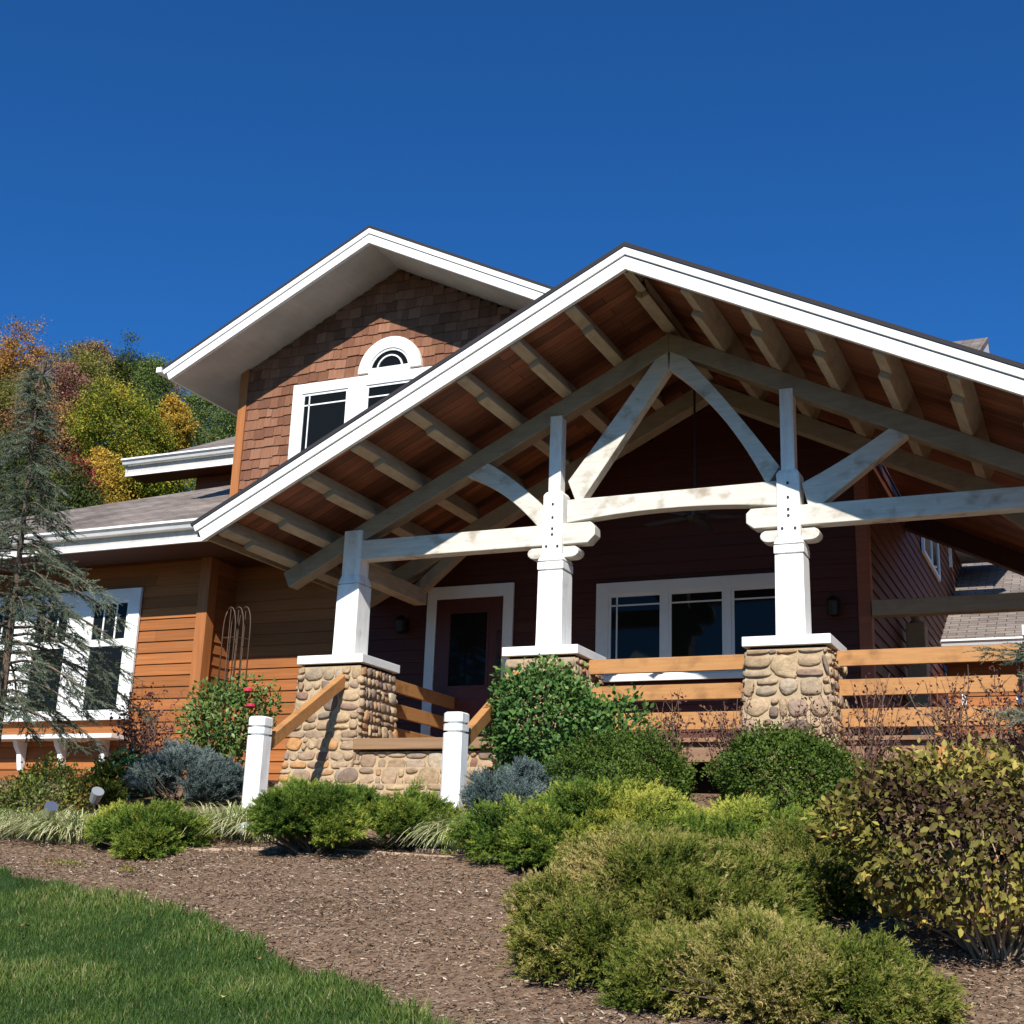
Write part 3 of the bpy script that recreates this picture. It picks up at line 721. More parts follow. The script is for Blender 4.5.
# upper window group with arched light
U = [(-10.30, -9.52, 5.45, 6.72), (-9.22, -8.46, 5.45, 6.72), (-8.16, -7.38, 5.45, 6.72)]
MU = [(a + .035, b - .035, 6.53, 6.55) for a, b, _, _ in U] + [(-10.19, -10.172, 5.45, 6.72), (-7.51, -7.492, 5.45, 6.72)]
uw = window(U, (-10.46, -7.22, 5.3, 6.875), 15, mt='white', muntins=MU, sill=False)
a = MB(); cx, cz = -8.86, 6.91; n = 28
def arc(r, y): return [(cx + r * math.cos(math.pi * i / n), y, cz + (.045 if r < .35 else 0) * 0 + r * math.sin(math.pi * i / n)) for i in range(n + 1)]
def band(mb, r0, r1, y0, y1, zo=0):
    A, B, C_, D_ = arc(r1, y0), arc(r0, y0), arc(r1, y1), arc(r0, y1); k = n + 1
    vs = [(x, y, z + zo) for x, y, z in A + B + C_ + D_]
    fs = []
    for i in range(n): fs += [(i, i + 1, k + i + 1, k + i), (i, 2 * k + i, 2 * k + i + 1, i + 1), (k + i, k + i + 1, 3 * k + i + 1, 3 * k + i)]
    fs += [(0, k, 3 * k, 2 * k), (n, 2 * k + n, 3 * k + n, k + n)]
    mb.add(vs, fs)
band(a, .34, .51, 14.92, 14.99); a.box(cx - .34, cx + .34, 14.922, 14.99, 6.878, 6.965)
o = a.build('arch_frame', M['white'], uw)
a = MB(); band(a, .305, .338, 14.935, 14.975, .0); band(a, .19, .212, 14.935, 14.972, .03); a.build('sash', M['white'], uw)
a = MB(); pts = [(cx + .34 * math.cos(math.pi * i / n), cz + .34 * math.sin(math.pi * i / n)) for i in range(n + 1)]; a.prism(pts, 14.955, 14.965); a.build('pane', M['glass'], uw)

# front door
f = MB(); f.box(-8.05, -7.91, 14.93, 14.972, 1.41, 3.69); f.box(-6.94, -6.80, 14.93, 14.972, 1.41, 3.69); f.box(-7.91, -6.94, 14.93, 14.972, 3.52, 3.69)
door = f.build('door', M['casing'], house, bevel=.005)
f = MB()
f.box(-7.905, -7.70, 14.942, 14.97, 1.42, 3.515); f.box(-7.02, -6.945, 14.942, 14.97, 1.42, 3.515); f.box(-7.15, -7.02, 14.943, 14.97, 1.42, 3.515)
f.box(-7.70, -7.15, 14.942, 14.97, 3.33, 3.515); f.box(-7.70, -7.15, 14.942, 14.97, 1.42, 2.36)
f.box(-7.62, -7.23, 14.936, 14.942, 1.62, 2.2)
f.build('door_leaf', M['door'], door, bevel=.004)
f = MB(); f.box(-7.70, -7.15, 14.952, 14.96, 2.36, 3.33); f.build('pane', M['glass'], door)
f = MB()
for a_, b_, c_, d_ in ((-7.72, -7.69, 2.34, 3.35), (-7.16, -7.13, 2.34, 3.35)): f.box(a_, b_, 14.934, 14.946, c_, d_)
f.box(-7.69, -7.16, 14.934, 14.946, 3.32, 3.35); f.box(-7.69, -7.16, 14.934, 14.946, 2.34, 2.37); f.build('glass_bead', M['door'], door)
f = MB(); f.tube([(-6.99, 14.93, 2.72), (-6.985, 14.885, 2.78), (-6.98, 14.87, 2.9), (-6.985, 14.885, 3.02), (-6.99, 14.93, 3.07)], .011); f.box(-7.01, -6.965, 14.926, 14.942, 2.62, 2.74); f.build('handle', M['bronze'], door)

# side wall window
f = MB(); f.box(-2.32, -2.28, 20.1, 22.2, 5.02, 5.08); f.box(-2.32, -2.28, 20.1, 20.2, 5.08, 6.4); f.box(-2.32, -2.28, 22.1, 22.2, 5.08, 6.4); f.box(-2.32, -2.28, 21.1, 21.2, 5.08, 6.4); f.box(-2.32, -2.28, 20.1, 22.2, 6.4, 6.5)
sw = f.build('window', M['casing'], house)
f = MB(); f.box(-2.318, -2.30, 20.2, 22.1, 5.08, 6.4); f.build('pane', M['glass'], sw)

# wing roof, gutters
r = MB(); G0, GZ = 13.42, 4.40
shed(r, G0, GZ, 17.4, -11.9, -8.8, .03); 
r.prism([(-19, 0), (-11.9, 0), (-11.9, 3.98), (-14.9, 2.9), (-19, 1.2)], 0, 1, 'z')
# replace the last prism by a sloping hip facet
for i in range(len(r.v) - 10, len(r.v)):
    x, y, z = r.v[i]; r.v[i] = (x, G0 + y, GZ + .5 * y - (.03 if z < .5 else 0))
wing_roof = r.build('wing_roof', M['roofY'], house)
r = MB(); r.prism([(-11.9, 17.4), (-14.9, 16.32), (-19, 14.62), (-19, 20), (-11.9, 20)], 0, 1, 'z')
def gutter(mb, x0, x1, y, z):
    mb.prism([(y, z), (y - .015, z), (y - .015, z - .03), (y + .02, z - .055), (y + .045, z - .10), (y + .13, z - .105), (y + .13, z - .09), (y + .055, z - .088), (y + .03, z - .05), (y, z - .03)], x0, x1, 'x')
r = MB(); gutter(r, -19, -8.9, 13.30, 4.43); r.build('gutter', M['white'], wing_roof)
r = MB(); r.box(-19, -8.9, 13.44, 13.46, 4.15, 4.36); r.build('fascia', M['soffit'], wing_roof)  # grey colour stands in for the gutter's shadow on the white fascia
r = MB(); r.box(-19, -8.9, 13.405, 13.438, 4.145, 4.20); r.build('trim_or_lit_strip', M['white'], wing_roof)  # added white strip plays the sunlit lower part of the fascia
r = MB(); r.box(-19, -8.9, 13.46, 14.3, 4.18, 4.2); r.box(-11.15, -8.9, 14.3, 14.95, 4.18, 4.2); r.build('soffit', M['eave_dark'], wing_roof)
# second roof behind
r = MB(); shed(r, 18.15, 7.27, 21.5, -16.25, -11.5, .04)
back_roof = r.build('back_roof', M['roofY'], house)
r = MB(); gutter(r, -16.35, -11.5, 18.02, 7.31); r.build('gutter', M['white'], back_roof)
r = MB(); r.box(-16.3, -11.5, 18.165, 18.18, 7.0, 7.24); r.prism([(18.15, 7.0), (18.15, 7.24), (21, 8.6), (21, 8.36)], -16.34, -16.3, 'x'); r.build('fascia', M['soffit'], back_roof)  # greyed to imitate the shadow below the back gutter
r = MB(); r.box(-16.3, -11.5, 18.13, 18.162, 6.995, 7.05); r.build('trim_or_lit_strip', M['white'], back_roof)  # white strip added as the lit bottom edge of this fascia
r = MB(); r.box(-16.3, -11.5, 18.18, 18.7, 7.02, 7.04); r.build('soffit', M['eave_dark'], back_roof)
w = MB(); lap_wall(w, -15.1, -11.5, 18.7, 4.5, 7.04); w.box(-15.1, -11.5, 18.72, 21, 4, 7.1); w.build('wall', M['red_trim'], house)

# rear wing on the right, second storey roof end
r = MB(); shed(r, 22, 3.95, 27.5, -2.34, 6, .05); rw = r.build('rear_roof', M['roofY'], house)
r = MB(); gutter(r, -2.3, 6, 21.87, 3.98); r.box(-2.3, 6, 22.0, 22.03, 3.7, 3.9); r.build('gutter', M['white'], rw)
w = MB(); lap_wall(w, -2.3, 6, 22.5, .9, 3.7); w.build('wall', M['siding'], house)
r = MB(); r.mi = 0; r.prism([(16.0, 6.35), (20, 8.36), (24, 6.35), (24, 6.27), (20, 8.28), (16, 6.27)], -9, -1.15, 'x'); br = r.build('second_storey_roof', M['roofY'], house)
r = MB(); r.prism([(16.0, 6.26), (20, 8.27), (24, 6.26), (24, 6.08), (20, 8.09), (16, 6.08)], -1.19, -1.155, 'x'); r.build('rake_board', M['casing'], br)
r = MB(); r.prism([(16.1, 6.10), (20, 8.05), (23.9, 6.10), (20, 8.0)], -2.3, -1.2, 'x'); r.build('soffit', M['soffit'], br)
# gable return over the rear roof
r = MB(); r.box(-2.33, -1.35, 24.3, 26.6, 6.35, 6.5); dm = r.build('eave_return', M['soffit'], house)
for a_, b_, c_, d_ in ((-2.335, -2.28, 5.75, 6.36), (-1.38, -1.345, 6.30, 6.56)):
    r = MB(); r.box(a_, b_, 24.26, 24.298, c_, d_); r.build('trim_or_lit_strip', M['white'], dm)

# shelf under the wing window
s = MB(); s.box(-16.5, -12.28, 13.98, 14.32, 1.66, 1.72); shelf = s.build('window_shelf', M['white'], house, bevel=.005)
for x in (-12.62, -13.37, -14.12, -14.87, -15.62):
    b = MB(); b.prism([(14.10, 1.66), (14.32, 1.66), (14.32, 1.25), (14.26, 1.25), (14.23, 1.36), (14.21, 1.48), (14.14, 1.57)], x - .04, x + .04, 'x'); b.build('bracket', M['white'], shelf, bevel=.004)
# clothesline of small fixtures: wall lanterns
def lantern(x, z, label):
    e = empty('wall_lantern', (x, 14.96, z), label, 'lantern', 'wall lanterns beside the porch openings')
    b = MB(); b.box(x - .05, x + .05, 14.95, 14.97, z - .1, z + .1); b.tube([(x, 14.95, z + .06), (x, 14.88, z + .12), (x, 14.84, z + .1)], .01); b.build('wall_plate', M['bronze'], e)
    b = MB(); b.lathe((x, 14.84, z - .12), [(.04, 0), (.065, .02), (.07, .16), (.09, .17), (.03, .23), (.0, .24)], 8); b.build('lantern_body', M['bronze'], e)
lantern(-8.38, 3.2, 'dark lantern on the wall left of the front door'); lantern(-2.72, 3.15, 'dark lantern on the wall between the right white post and wall corner')

# ceiling fan
e = empty('ceiling_fan', (-3.975, 13.55, 5.6), 'ceiling fan on a long rod under the porch gable peak', 'ceiling fan')
b = MB(); b.tube([(-3.975, 13.55, 5.75), (-3.975, 13.55, 4.05)], .014); b.lathe((-3.975, 13.55, 5.6), [(.06, .1), (.05, 0), (.015, -.03)]); b.build('rod', M['bronze'], e)
b = MB(); b.lathe((-3.975, 13.55, 3.92), [(.0, 0), (.07, .0), (.11, .04), (.11, .12), (.05, .16), (0, .16)]); b.build('motor', M['bronze'], e)
for k in range(5):
    t_ = R(20 + 72 * k); dx, dy = math.cos(t_), math.sin(t_)
    b = MB(); b.bar((-3.975 + .12 * dx, 13.55 + .12 * dy, 3.97), (-3.975 + .68 * dx, 13.55 + .68 * dy, 3.97), .13, .012); b.build('blade', M['bronze'], e, bevel=.004)

# old wooden post on the side porch
e = empty('wooden_post', (-2.15, 17.6, 1.39), 'short weathered wooden post with rounded top on the side deck', 'post')
b = MB(); b.box(-2.27, -2.03, 17.45, 17.8, 1.39, 3.42); b.build('shaft', M['purlin'], e, bevel=.01)
b = MB(); b.lathe((-2.15, 17.62, 3.42), [(.09, 0), (.09, .03), (.05, .08), (.10, .16), (.10, .25), (.05, .33), (0, .35)], 14); b.build('finial', M['purlin'], e, smooth=True)

# newel posts with the handrails they carry
def newel(cx, cy, rail_to, label):
    e = empty('newel_post', (cx, cy, .45), label, 'post', 'white newel posts at the foot of the steps')
    p = MB(); h = .095; ch = .028
    def octo(h, z): 
        c = h - ch
        return [(cx - h, cy - c, z), (cx - c, cy - h, z), (cx + c, cy - h, z), (cx + h, cy - c, z), (cx + h, cy + c, z), (cx + c, cy + h, z), (cx - c, cy + h, z), (cx - h, cy + c, z)]
    levels = [(h, .25), (h, 1.262), (h - .022, 1.265), (h - .022, 1.281), (h, 1.284), (h, 1.342), (h - .022, 1.345), (h - .022, 1.361), (h, 1.364), (h, 1.438), (h - .012, 1.45)]
    vs = []; fs = []
    for a_, z in levels: vs += octo(a_, z)
    for i in range(len(levels) - 1):
        for j in range(8): fs.append((i * 8 + j, i * 8 + (j + 1) % 8, (i + 1) * 8 + (j + 1) % 8, (i + 1) * 8 + j))
    fs.append(tuple(range((len(levels) - 1) * 8, len(levels) * 8)))
    p.add(vs, fs); p.build('post', M['timber_v'], e)
    b = MB(); a_ = Vector((cx + .02, cy + .1, 1.20)); q = Vector(rail_to)
    w_, hh = .045, .145
    vs = [(a_.x - w_, a_.y, a_.z - hh / 2), (a_.x + w_, a_.y, a_.z - hh / 2), (a_.x + w_, a_.y, a_.z + hh / 2), (a_.x - w_, a_.y, a_.z + hh / 2), (q.x - w_, q.y, q.z - hh / 2), (q.x + w_, q.y, q.z - hh / 2), (q.x + w_, q.y, q.z + hh / 2), (q.x - w_, q.y, q.z + hh / 2)]
    b.add(vs, [(0, 1, 2, 3), (7, 6, 5, 4), (0, 4, 5, 1), (1, 5, 6, 2), (2, 6, 7, 3), (3, 7, 4, 0)]); b.build('handrail', M['rail'], e, bevel=.006)
newel(-7.55, 10.7, (-7.60, 12.24, 2.04), 'white square newel post by the left stair rail, beside the rose bush')
newel(-5.40, 10.7, (-5.50, 12.24, 2.0), 'white square newel post in front of the stone steps, beside the blue juniper')

# trellis
e = empty('trellis', (-10.2, 13.9, 1.0), 'rusty arched wire trellis against the sunlit siding', 'trellis')
for k, (dx, dy, hh) in enumerate(((-.02, 0, .0), (.03, .10, .02), (.07, .2, .04))):
    b = MB(); x0, x1, y = -10.36 + dx, -10.17 + dx, 13.7 + dy
    pts = [(x0, y, 1.0), (x0, y, 3.0)] + [((x0 + x1) / 2 - .095 * math.cos(t_), y, 3.0 + hh + .3 * math.sin(t_)) for t_ in [math.pi * i / 10 for i in range(1, 10)]] + [(x1, y, 3.0), (x1, y, 1.0)]
    b.tube(pts, .009, 6); b.tube([((x0 + x1) / 2, y, 1.0), ((x0 + x1) / 2, y, 3.28)], .006, 6); b.build('hoop', M['iron'], e, smooth=True)
for z in (1.5, 2.0, 2.5, 2.9):
    b = MB(); b.tube([(-10.29, 13.91, z), (-10.38, 13.7, z), (-10.19, 13.7, z), (-10.10, 13.91, z)], .005, 6)
    b.build('crossbar', M['iron'], e)

# ------------------------------------------------------------------ plants
def blades_template(n=26, length=1., spread=.28, curve=.12, blade=.16, w=.022, seed=1):
    """a feathery shoot: little needles along a curved axis (y = along)"""
    r = np.random.default_rng(seed); V = []; F = []; T = []
    for i in range(n):
        t = (i + .5) / n; c = np.array([0, t * length, -curve * t * t])
        a = r.uniform(0, 6.28); el = r.uniform(.35, .8)
        d = np.array([math.cos(a) * math.sin(el) * 1.4, math.cos(el), math.sin(a) * math.sin(el) * .8]); d /= np.linalg.norm(d)
        L_ = blade * (1.15 - .6 * t) * r.uniform(.7, 1.2); s = np.cross(d, r.normal(size=3)); s = s / np.linalg.norm(s) * w * (1.1 - .5 * t)
        k = len(V); V += [c - s, c + s, c + d * L_]; F.append((k, k + 1, k + 2)); T += [t * .25 - .12, t * .25 - .12, t * .25 + .05]
    return np.array(V), np.array(F), np.array(T)
JT = blades_template(30, 1, curve=.18, blade=.30, w=.022, seed=2)
BT = blades_template(34, 1, curve=-.05, blade=.26, w=.026, seed=3)
ST = blades_template(50, 1, curve=.12, blade=.20, w=.020, seed=4)
LT = (np.array([(0, 0, 0), (-.28, .35, .06), (.28, .35, .06), (-.2, .72, .05), (.2, .72, .05), (0, 1, -.06), (0, .4, 0), (0, .75, -.01)], float), None)
LV = np.array([(0, 0, 0), (-.27, .38, .07), (0, .42, 0), (.27, .38, .07), (-.19, .72, .03), (0, .75, -.02), (.19, .72, .03), (0, 1, -.1)], float)
LF = np.array([(0, 2, 1, 1), (0, 3, 2, 2), (1, 2, 5, 4), (2, 3, 6, 5), (4, 5, 7, 7), (5, 6, 7, 7)])
LFt = np.array([(0, 2, 1), (0, 3, 2), (1, 2, 5), (1, 5, 4), (2, 3, 6), (2, 6, 5), (4, 5, 7), (5, 6, 7)])
DV = np.array([(0, 0, 0), (-.3, .5, .05), (0, 1, 0), (.3, .5, .05)], float); DF = np.array([(0, 1, 2, 3)])

def dome_points(c, rx, ry, h, n, lo=.55, seed=0, lumps=.22, lf=2.6, yaw=0, zmin=.04):
    """points inside a lumpy dome shell with outward normals"""
    r = np.random.default_rng(seed)
    az = r.uniform(0, 6.28, n); u = r.uniform(zmin, 1, n); el = np.arcsin(u)
    d = np.stack([np.cos(az) * np.cos(el), np.sin(az) * np.cos(el), np.sin(el)], -1)
    lp = lump(d, lf, seed + 5) * lumps + lump(d, lf * 2.6, seed + 6) * lumps * .5
    rad = (1 + lp) * r.uniform(lo, 1, n) ** .45
    p = d * rad[:, None] * np.array([rx, ry, h]); nn = unit(d / np.array([rx, ry, h]))
    cy, sy = math.cos(yaw), math.sin(yaw); Rz = np.array([[cy, -sy, 0], [sy, cy, 0], [0, 0, 1]])
    p = p @ Rz.T; nn = nn @ Rz.T
    P = p + np.array([c[0], c[1], 0]); P[:, 2] += tz(P[:, 0], P[:, 1]) * .75 + float(tz(c[0], c[1])) * .25 + .03
    return P, nn, rad, lp, r

def stems(c, h, spread, n, m, parent, r0=.012, seed=0, name='stems', wig=.08):
    r = np.random.default_rng(seed); b = MB(); z0 = float(tz(c[0], c[1]))
    for i in range(n):
        a = r.uniform(0, 6.28); q = spread * math.sqrt(r.uniform(.05, 1)); top = h * r.uniform(.45, 1) * (1 - .35 * (q / max(spread, .01)) ** 2)
        x0, y0 = c[0] + .18 * q * math.cos(a) + r.normal(0, .04), c[1] + .18 * q * math.sin(a) + r.normal(0, .04)
        pts = []
        for t in (0, .3, .6, 1): pts.append((x0 + q * math.cos(a) * t ** 1.3 + r.normal(0, wig) * t * .4, y0 + q * math.sin(a) * t ** 1.3 + r.normal(0, wig) * t * .4, z0 - .03 + top * t))
        b.tube(pts, [r0, r0 * .8, r0 * .55, r0 * .2], 5)
    return b.build(name, m, parent)

def shrub_root(name, c, label, cat='shrub', group=None): return empty(name, (c[0], c[1], float(tz(c[0], c[1]))), label, cat, group)

NT = blades_template(14, 1, curve=.10, blade=.34, w=.055, seed=12)
def juniper(c, rx, ry, h, n, label, m='juniper', seed=0, L=(.16, .30), yaw=0, tb=.4, tv=.2, name='juniper_shrub', T=NT, up=.12, lumps=.3, lf=3.4, K=13, sh=(.05, .095)):
    """overlapping rounded lobes of arching plumes, each carrying short needle shoots on both sides"""
    e = shrub_root(name, c, label, 'juniper')
    r = np.random.default_rng(seed); nl = max(5, int(16 * rx)) + 3; lobes = []
    rm = (rx + ry) / 2
    for i in range(nl):
        a_ = i * 2.4 + r.normal(0, .3); q = math.sqrt((i + .3) / nl) * .72; lr = rm * r.uniform(.22, .44)
        lx, ly = c[0] + rx * q * math.cos(a_), c[1] + ry * q * math.sin(a_)
        top = h * (1 - .55 * q * q) * r.uniform(.82, 1.08); lh = min(lr * .9, top * .62)
        lobes.append((lx, ly, float(tz(lx, ly)) + top - lh, lr, lh))
    lobes = np.array(lobes); w_ = lobes[:, 3] ** 2; li = r.choice(nl, n * 6, p=w_ / w_.sum())
    az0 = r.uniform(0, 6.28, n * 6); el = np.arcsin(r.uniform(-.55, 1, n * 6))
    nn = np.stack([np.cos(az0) * np.cos(el), np.sin(az0) * np.cos(el), np.sin(el)], -1)
    rad = r.uniform(.55, 1.05, n * 6); lo = lobes[li]
    P = lo[:, :3] + nn * rad[:, None] * np.stack([lo[:, 3], lo[:, 3], lo[:, 4]], -1)
    inside = np.zeros(len(P), int)
    for q_ in lobes: inside += ((((P[:, :2] - q_[:2]) / q_[3]) ** 2).sum(1) + ((P[:, 2] - q_[2]) / q_[4]) ** 2 < .62).astype(int)
    ok = (inside <= (rad < .79)) & (P[:, 2] > tz(P[:, 0], P[:, 1]) + .02)
    ok &= lump(P, 9, seed + 31) + .6 * lump(P, 4.5, seed + 32) > -.42
    P = P[ok][:n]; nn = nn[ok][:n]; rad = rad[ok][:n]; li = li[ok][:n]; n = len(P)
    az = np.arctan2(P[:, 1] - c[1], P[:, 0] - c[0]) + r.normal(0, .6, n)
    out = np.stack([np.cos(az), np.sin(az), np.zeros(n)], -1)
    d = unit(out * .45 + nn * .6 + np.array([0, 0, up]) + r.normal(0, .25, P.shape))
    rad = rad + .1; lt = r.normal(0, .07, nl)[li]
    Lp = r.uniform(*L, n) * np.where(r.random(n) < .08, r.uniform(1.4, 2., n), 1); Fm = frames(d, r.normal(0, .35, n))
    O = P - d * Lp[:, None] * .8
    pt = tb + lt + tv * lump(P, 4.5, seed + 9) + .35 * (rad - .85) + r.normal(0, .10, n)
    t = (np.arange(K) + .5) / K
    t = np.tile(t, (n, 1)) + r.normal(0, .03, (n, K)); sg = np.where(np.arange(K) % 2 == 0, 1., -1.)[None] * r.uniform(.6, 1.1, (n, K))
    arch = -.16 * t ** 2
    pos = O[:, None] + Lp[:, None, None] * (Fm[:, None, :, 1] * t[..., None] + Fm[:, None, :, 2] * arch[..., None]) + r.normal(0, .006, (n, K, 3))
    ang = sg * (1 - t) * .95
    dd = Fm[:, None, :, 1] * np.cos(ang)[..., None] + Fm[:, None, :, 0] * np.sin(ang)[..., None] + Fm[:, None, :, 2] * (r.normal(.08, .28, (n, K)))[..., None]
    pos = pos.reshape(-1, 3); dd = dd.reshape(-1, 3); k = len(pos)
    tint = (pt[:, None] + .22 * (t - .5)).reshape(-1) + r.normal(0, .07, k)
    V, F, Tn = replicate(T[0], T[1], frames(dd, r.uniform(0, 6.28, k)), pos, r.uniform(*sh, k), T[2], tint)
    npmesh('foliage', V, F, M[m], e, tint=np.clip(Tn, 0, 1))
    stems(c, h * .75, max(rx, ry) * .75, 24, M['bark'], e, .012, seed, 'stems')
    return e

def leafy(name, c, rx, ry, h, n, size, m, label, seed=0, lo=.45, lumps=.2, droop=.0, base=0., tb=.5, tv=.2, cat='shrub', nst=14, stm='twig', lf=2.6, group=None, face=1., zc=None, stem_h=None):
    e = shrub_root(name, c, label, cat, group)
    if base:
        r = np.random.default_rng(seed); az = r.uniform(0, 6.28, n); el = np.arcsin(r.uniform(-.75, 1, n))
        dd = np.stack([np.cos(az) * np.cos(el), np.sin(az) * np.cos(el), np.sin(el)], -1)
        lp = lump(dd, lf, seed + 5) * lumps + lump(dd, lf * 2.5, seed + 7) * lumps * .6; rad = (1 + lp) * r.uniform(lo, 1, n) ** .5
        hh = (h - base) / 2; P = dd * rad[:, None] * np.array([rx, ry, hh]) + np.array([c[0], c[1], float(tz(*c[:2])) + base + hh]); nn = unit(dd / np.array([rx, ry, hh]))
    else: P, nn, rad, lp, r = dome_points(c, rx, ry, h, n, lo, seed, lumps, lf, 0, .02)
    k_ = r.random(n) < .05; P = P + nn * (k_ * r.uniform(.02, .12, n))[:, None]
    d = nn * .6 + r.normal(0, .55, P.shape) + np.array([0, 0, .25 - droop])
    # leaves lie roughly facing outward: pick frame with normal near nn
    d = unit(d); nrm = unit(nn * face + r.normal(0, .45, P.shape) + np.array([0, 0, .35])); s = unit(np.cross(d, nrm)); u = np.cross(s, d)
    Mx = np.stack([s, d, u], axis=2)
    gx = lump(P, 6, seed + 9)
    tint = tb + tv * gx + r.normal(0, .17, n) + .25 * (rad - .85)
    sc = r.uniform(.65, 1.25, n) * size
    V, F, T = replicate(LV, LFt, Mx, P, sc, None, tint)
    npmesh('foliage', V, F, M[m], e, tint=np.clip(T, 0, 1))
    stems(c, stem_h or h * .85, max(rx, ry) * .62, nst, M[stm], e, .009 if h > .8 else .007, seed)
    return e

# --- junipers in the foreground bed
juniper((-2.22, 6.85), .92, .85, .52, 2900, 'big bronzed juniper filling the bottom centre, in front of the brown mulch', 'juniper_brown', 21, (.10, .19), tb=.42, tv=.26, lumps=.34, up=.2)
juniper((-1.46, 6.0), .80, .54, .32, 1900, 'low olive juniper at the bottom edge, left of the yellowing shrub', 'juniper_brown', 22, (.09, .17), tb=.46, tv=.26, up=.2)
juniper((-1.75, 8.1), .74, .60, .42, 1500, 'grey green juniper just behind the big bronzed one and below the right boxwood', 'juniper_brown', 23, (.10, .19), tb=.38, tv=.26, up=.2)
juniper((-2.75, 8.1), .62, .55, .36, 1200, 'olive juniper between the big bronzed one and the gold tipped one', 'juniper_brown', 30, (.10, .19), tb=.42, tv=.26, up=.2)
juniper((-3.42, 9.1), 1.08, .64, .50, 2700, 'gold tipped spreading juniper behind the striped grass, below the blue one', 'juniper', 24, (.14, .26), tb=.50, tv=.32)
juniper((-2.4, 9.1), .80, .50, .38, 1400, 'lime tipped juniper between the two rounded boxwoods', 'juniper', 25, (.14, .26), tb=.54, tv=.32)
juniper((-5.72, 8.95), .60, .50, .56, 1700, 'dense green juniper in front of the left newel post', 'juniper', 26, (.10, .19), tb=.42, tv=.25, up=.3)
juniper((-5.12, 9.35), .42, .38, .50, 900, 'dark green juniper in front of the stone steps', 'juniper', 27, (.10, .19), tb=.38, tv=.25, up=.3)
juniper((-7.38, 8.95), .62, .38, .36, 1200, 'small low juniper among striped grass in the left bed', 'juniper', 28, (.10, .18), tb=.40, tv=.25, up=.2)
juniper((-6.75, 9.95), .35, .3, .32, 300, 'tiny low juniper tucked left of the left newel post foot', 'juniper', 29, (.1, .2), tb=.36, tv=.2, up=.3)
juniper((-4.72, 10.6), .60, .42, .52, 1000, 'blue grey dwarf juniper right of the right newel post', 'blue', 31, (.10, .18), tb=.45, tv=.25, name='blue_juniper', up=.7)
juniper((-9.15, 11.6), .70, .5, .62, 1150, 'blue grey dwarf juniper below the rose bush at left', 'blue', 32, (.10, .18), tb=.42, tv=.25, name='blue_juniper', up=.7)
juniper((-9.80, 11.1), .32, .3, .45, 260, 'brownish juniper beside the dark green plant under the wing window', 'juniper_brown', 33, (.10, .18), tb=.28, tv=.2, up=.7)

# --- boxwoods and leafy shrubs
leafy('boxwood', (-3.88, 10.9),   .70, .5, .74, 24000, .027, 'box', 'rounded green boxwood below the middle railing', 41, .5, .16, base=-.1, lf=4.5, tb=.42, tv=.2)
leafy('boxwood', (-2.34, 10.45), .56, .48, .84, 24000, .029, 'box', 'taller round boxwood in front of the right stone pier', 42, .5, .16, base=-.05, lf=4.5, tb=.46, tv=.2)
leafy('leafy_shrub', (-4.86, 11.5), .74, .45, 1.38, 8000, .06, 'broad', 'tall bright green leafy shrub hiding the middle stone pier', 43, .35, .24, base=.1, tb=.5, tv=.25)
leafy('leafy_shrub', (-4.15, 11.75), .35, .3, 1.15, 600, .065, 'broad', 'loose leafy shrub stems reaching in front of the middle railing', 44, .3, .3, base=.3, tb=.6, tv=.2)
e = leafy('rose_bush', (-9.5, 12.75), .56, .45, 1.30, 3800, .062, 'rose', 'rose bush with a few red blooms left of the stone pier', 45, .3, .26, base=.1, tb=.5, tv=.22)
b = MB()
for (x, y, z) in ((-9.0, 12.45, 1.98), (-8.92, 12.42, 1.80)):
    for k in range(7):
        a_ = k * 2.4; rr = .018 + .006 * k; b.lathe((x + .012 * math.cos(a_), y + .012 * math.sin(a_), z), [(.004, -.01), (rr, .005), (rr * .9, .03 + .002 * k)], 7)
b.build('bloom', M['petal'], e)
leafy('nandina_shrub', (-9.72, 10.15), .50, .40, .58, 5200, .038, 'nandina', 'yellow green shrub with reddish tips at the left edge', 46, .4, .2, tb=.5, tv=.3)
leafy('dark_shrub', (-10.35, 12.0), .42, .35, .45, 1500, .07, 'darkgreen', 'glossy dark green plant between the yellow green shrub and the blue juniper', 47, .4, .2, tb=.4, tv=.3)
e = leafy('yellow_shrub', (-.55, 7.15), .86, .64, .97, 13000, .047, 'yellow', 'large shrub with yellowing leaves and bare stems at the right edge', 48, .42, .16, droop=.35, base=.02, tb=.39, tv=.32, nst=150, stm='twig_pale', lf=2.2, stem_h=.9)
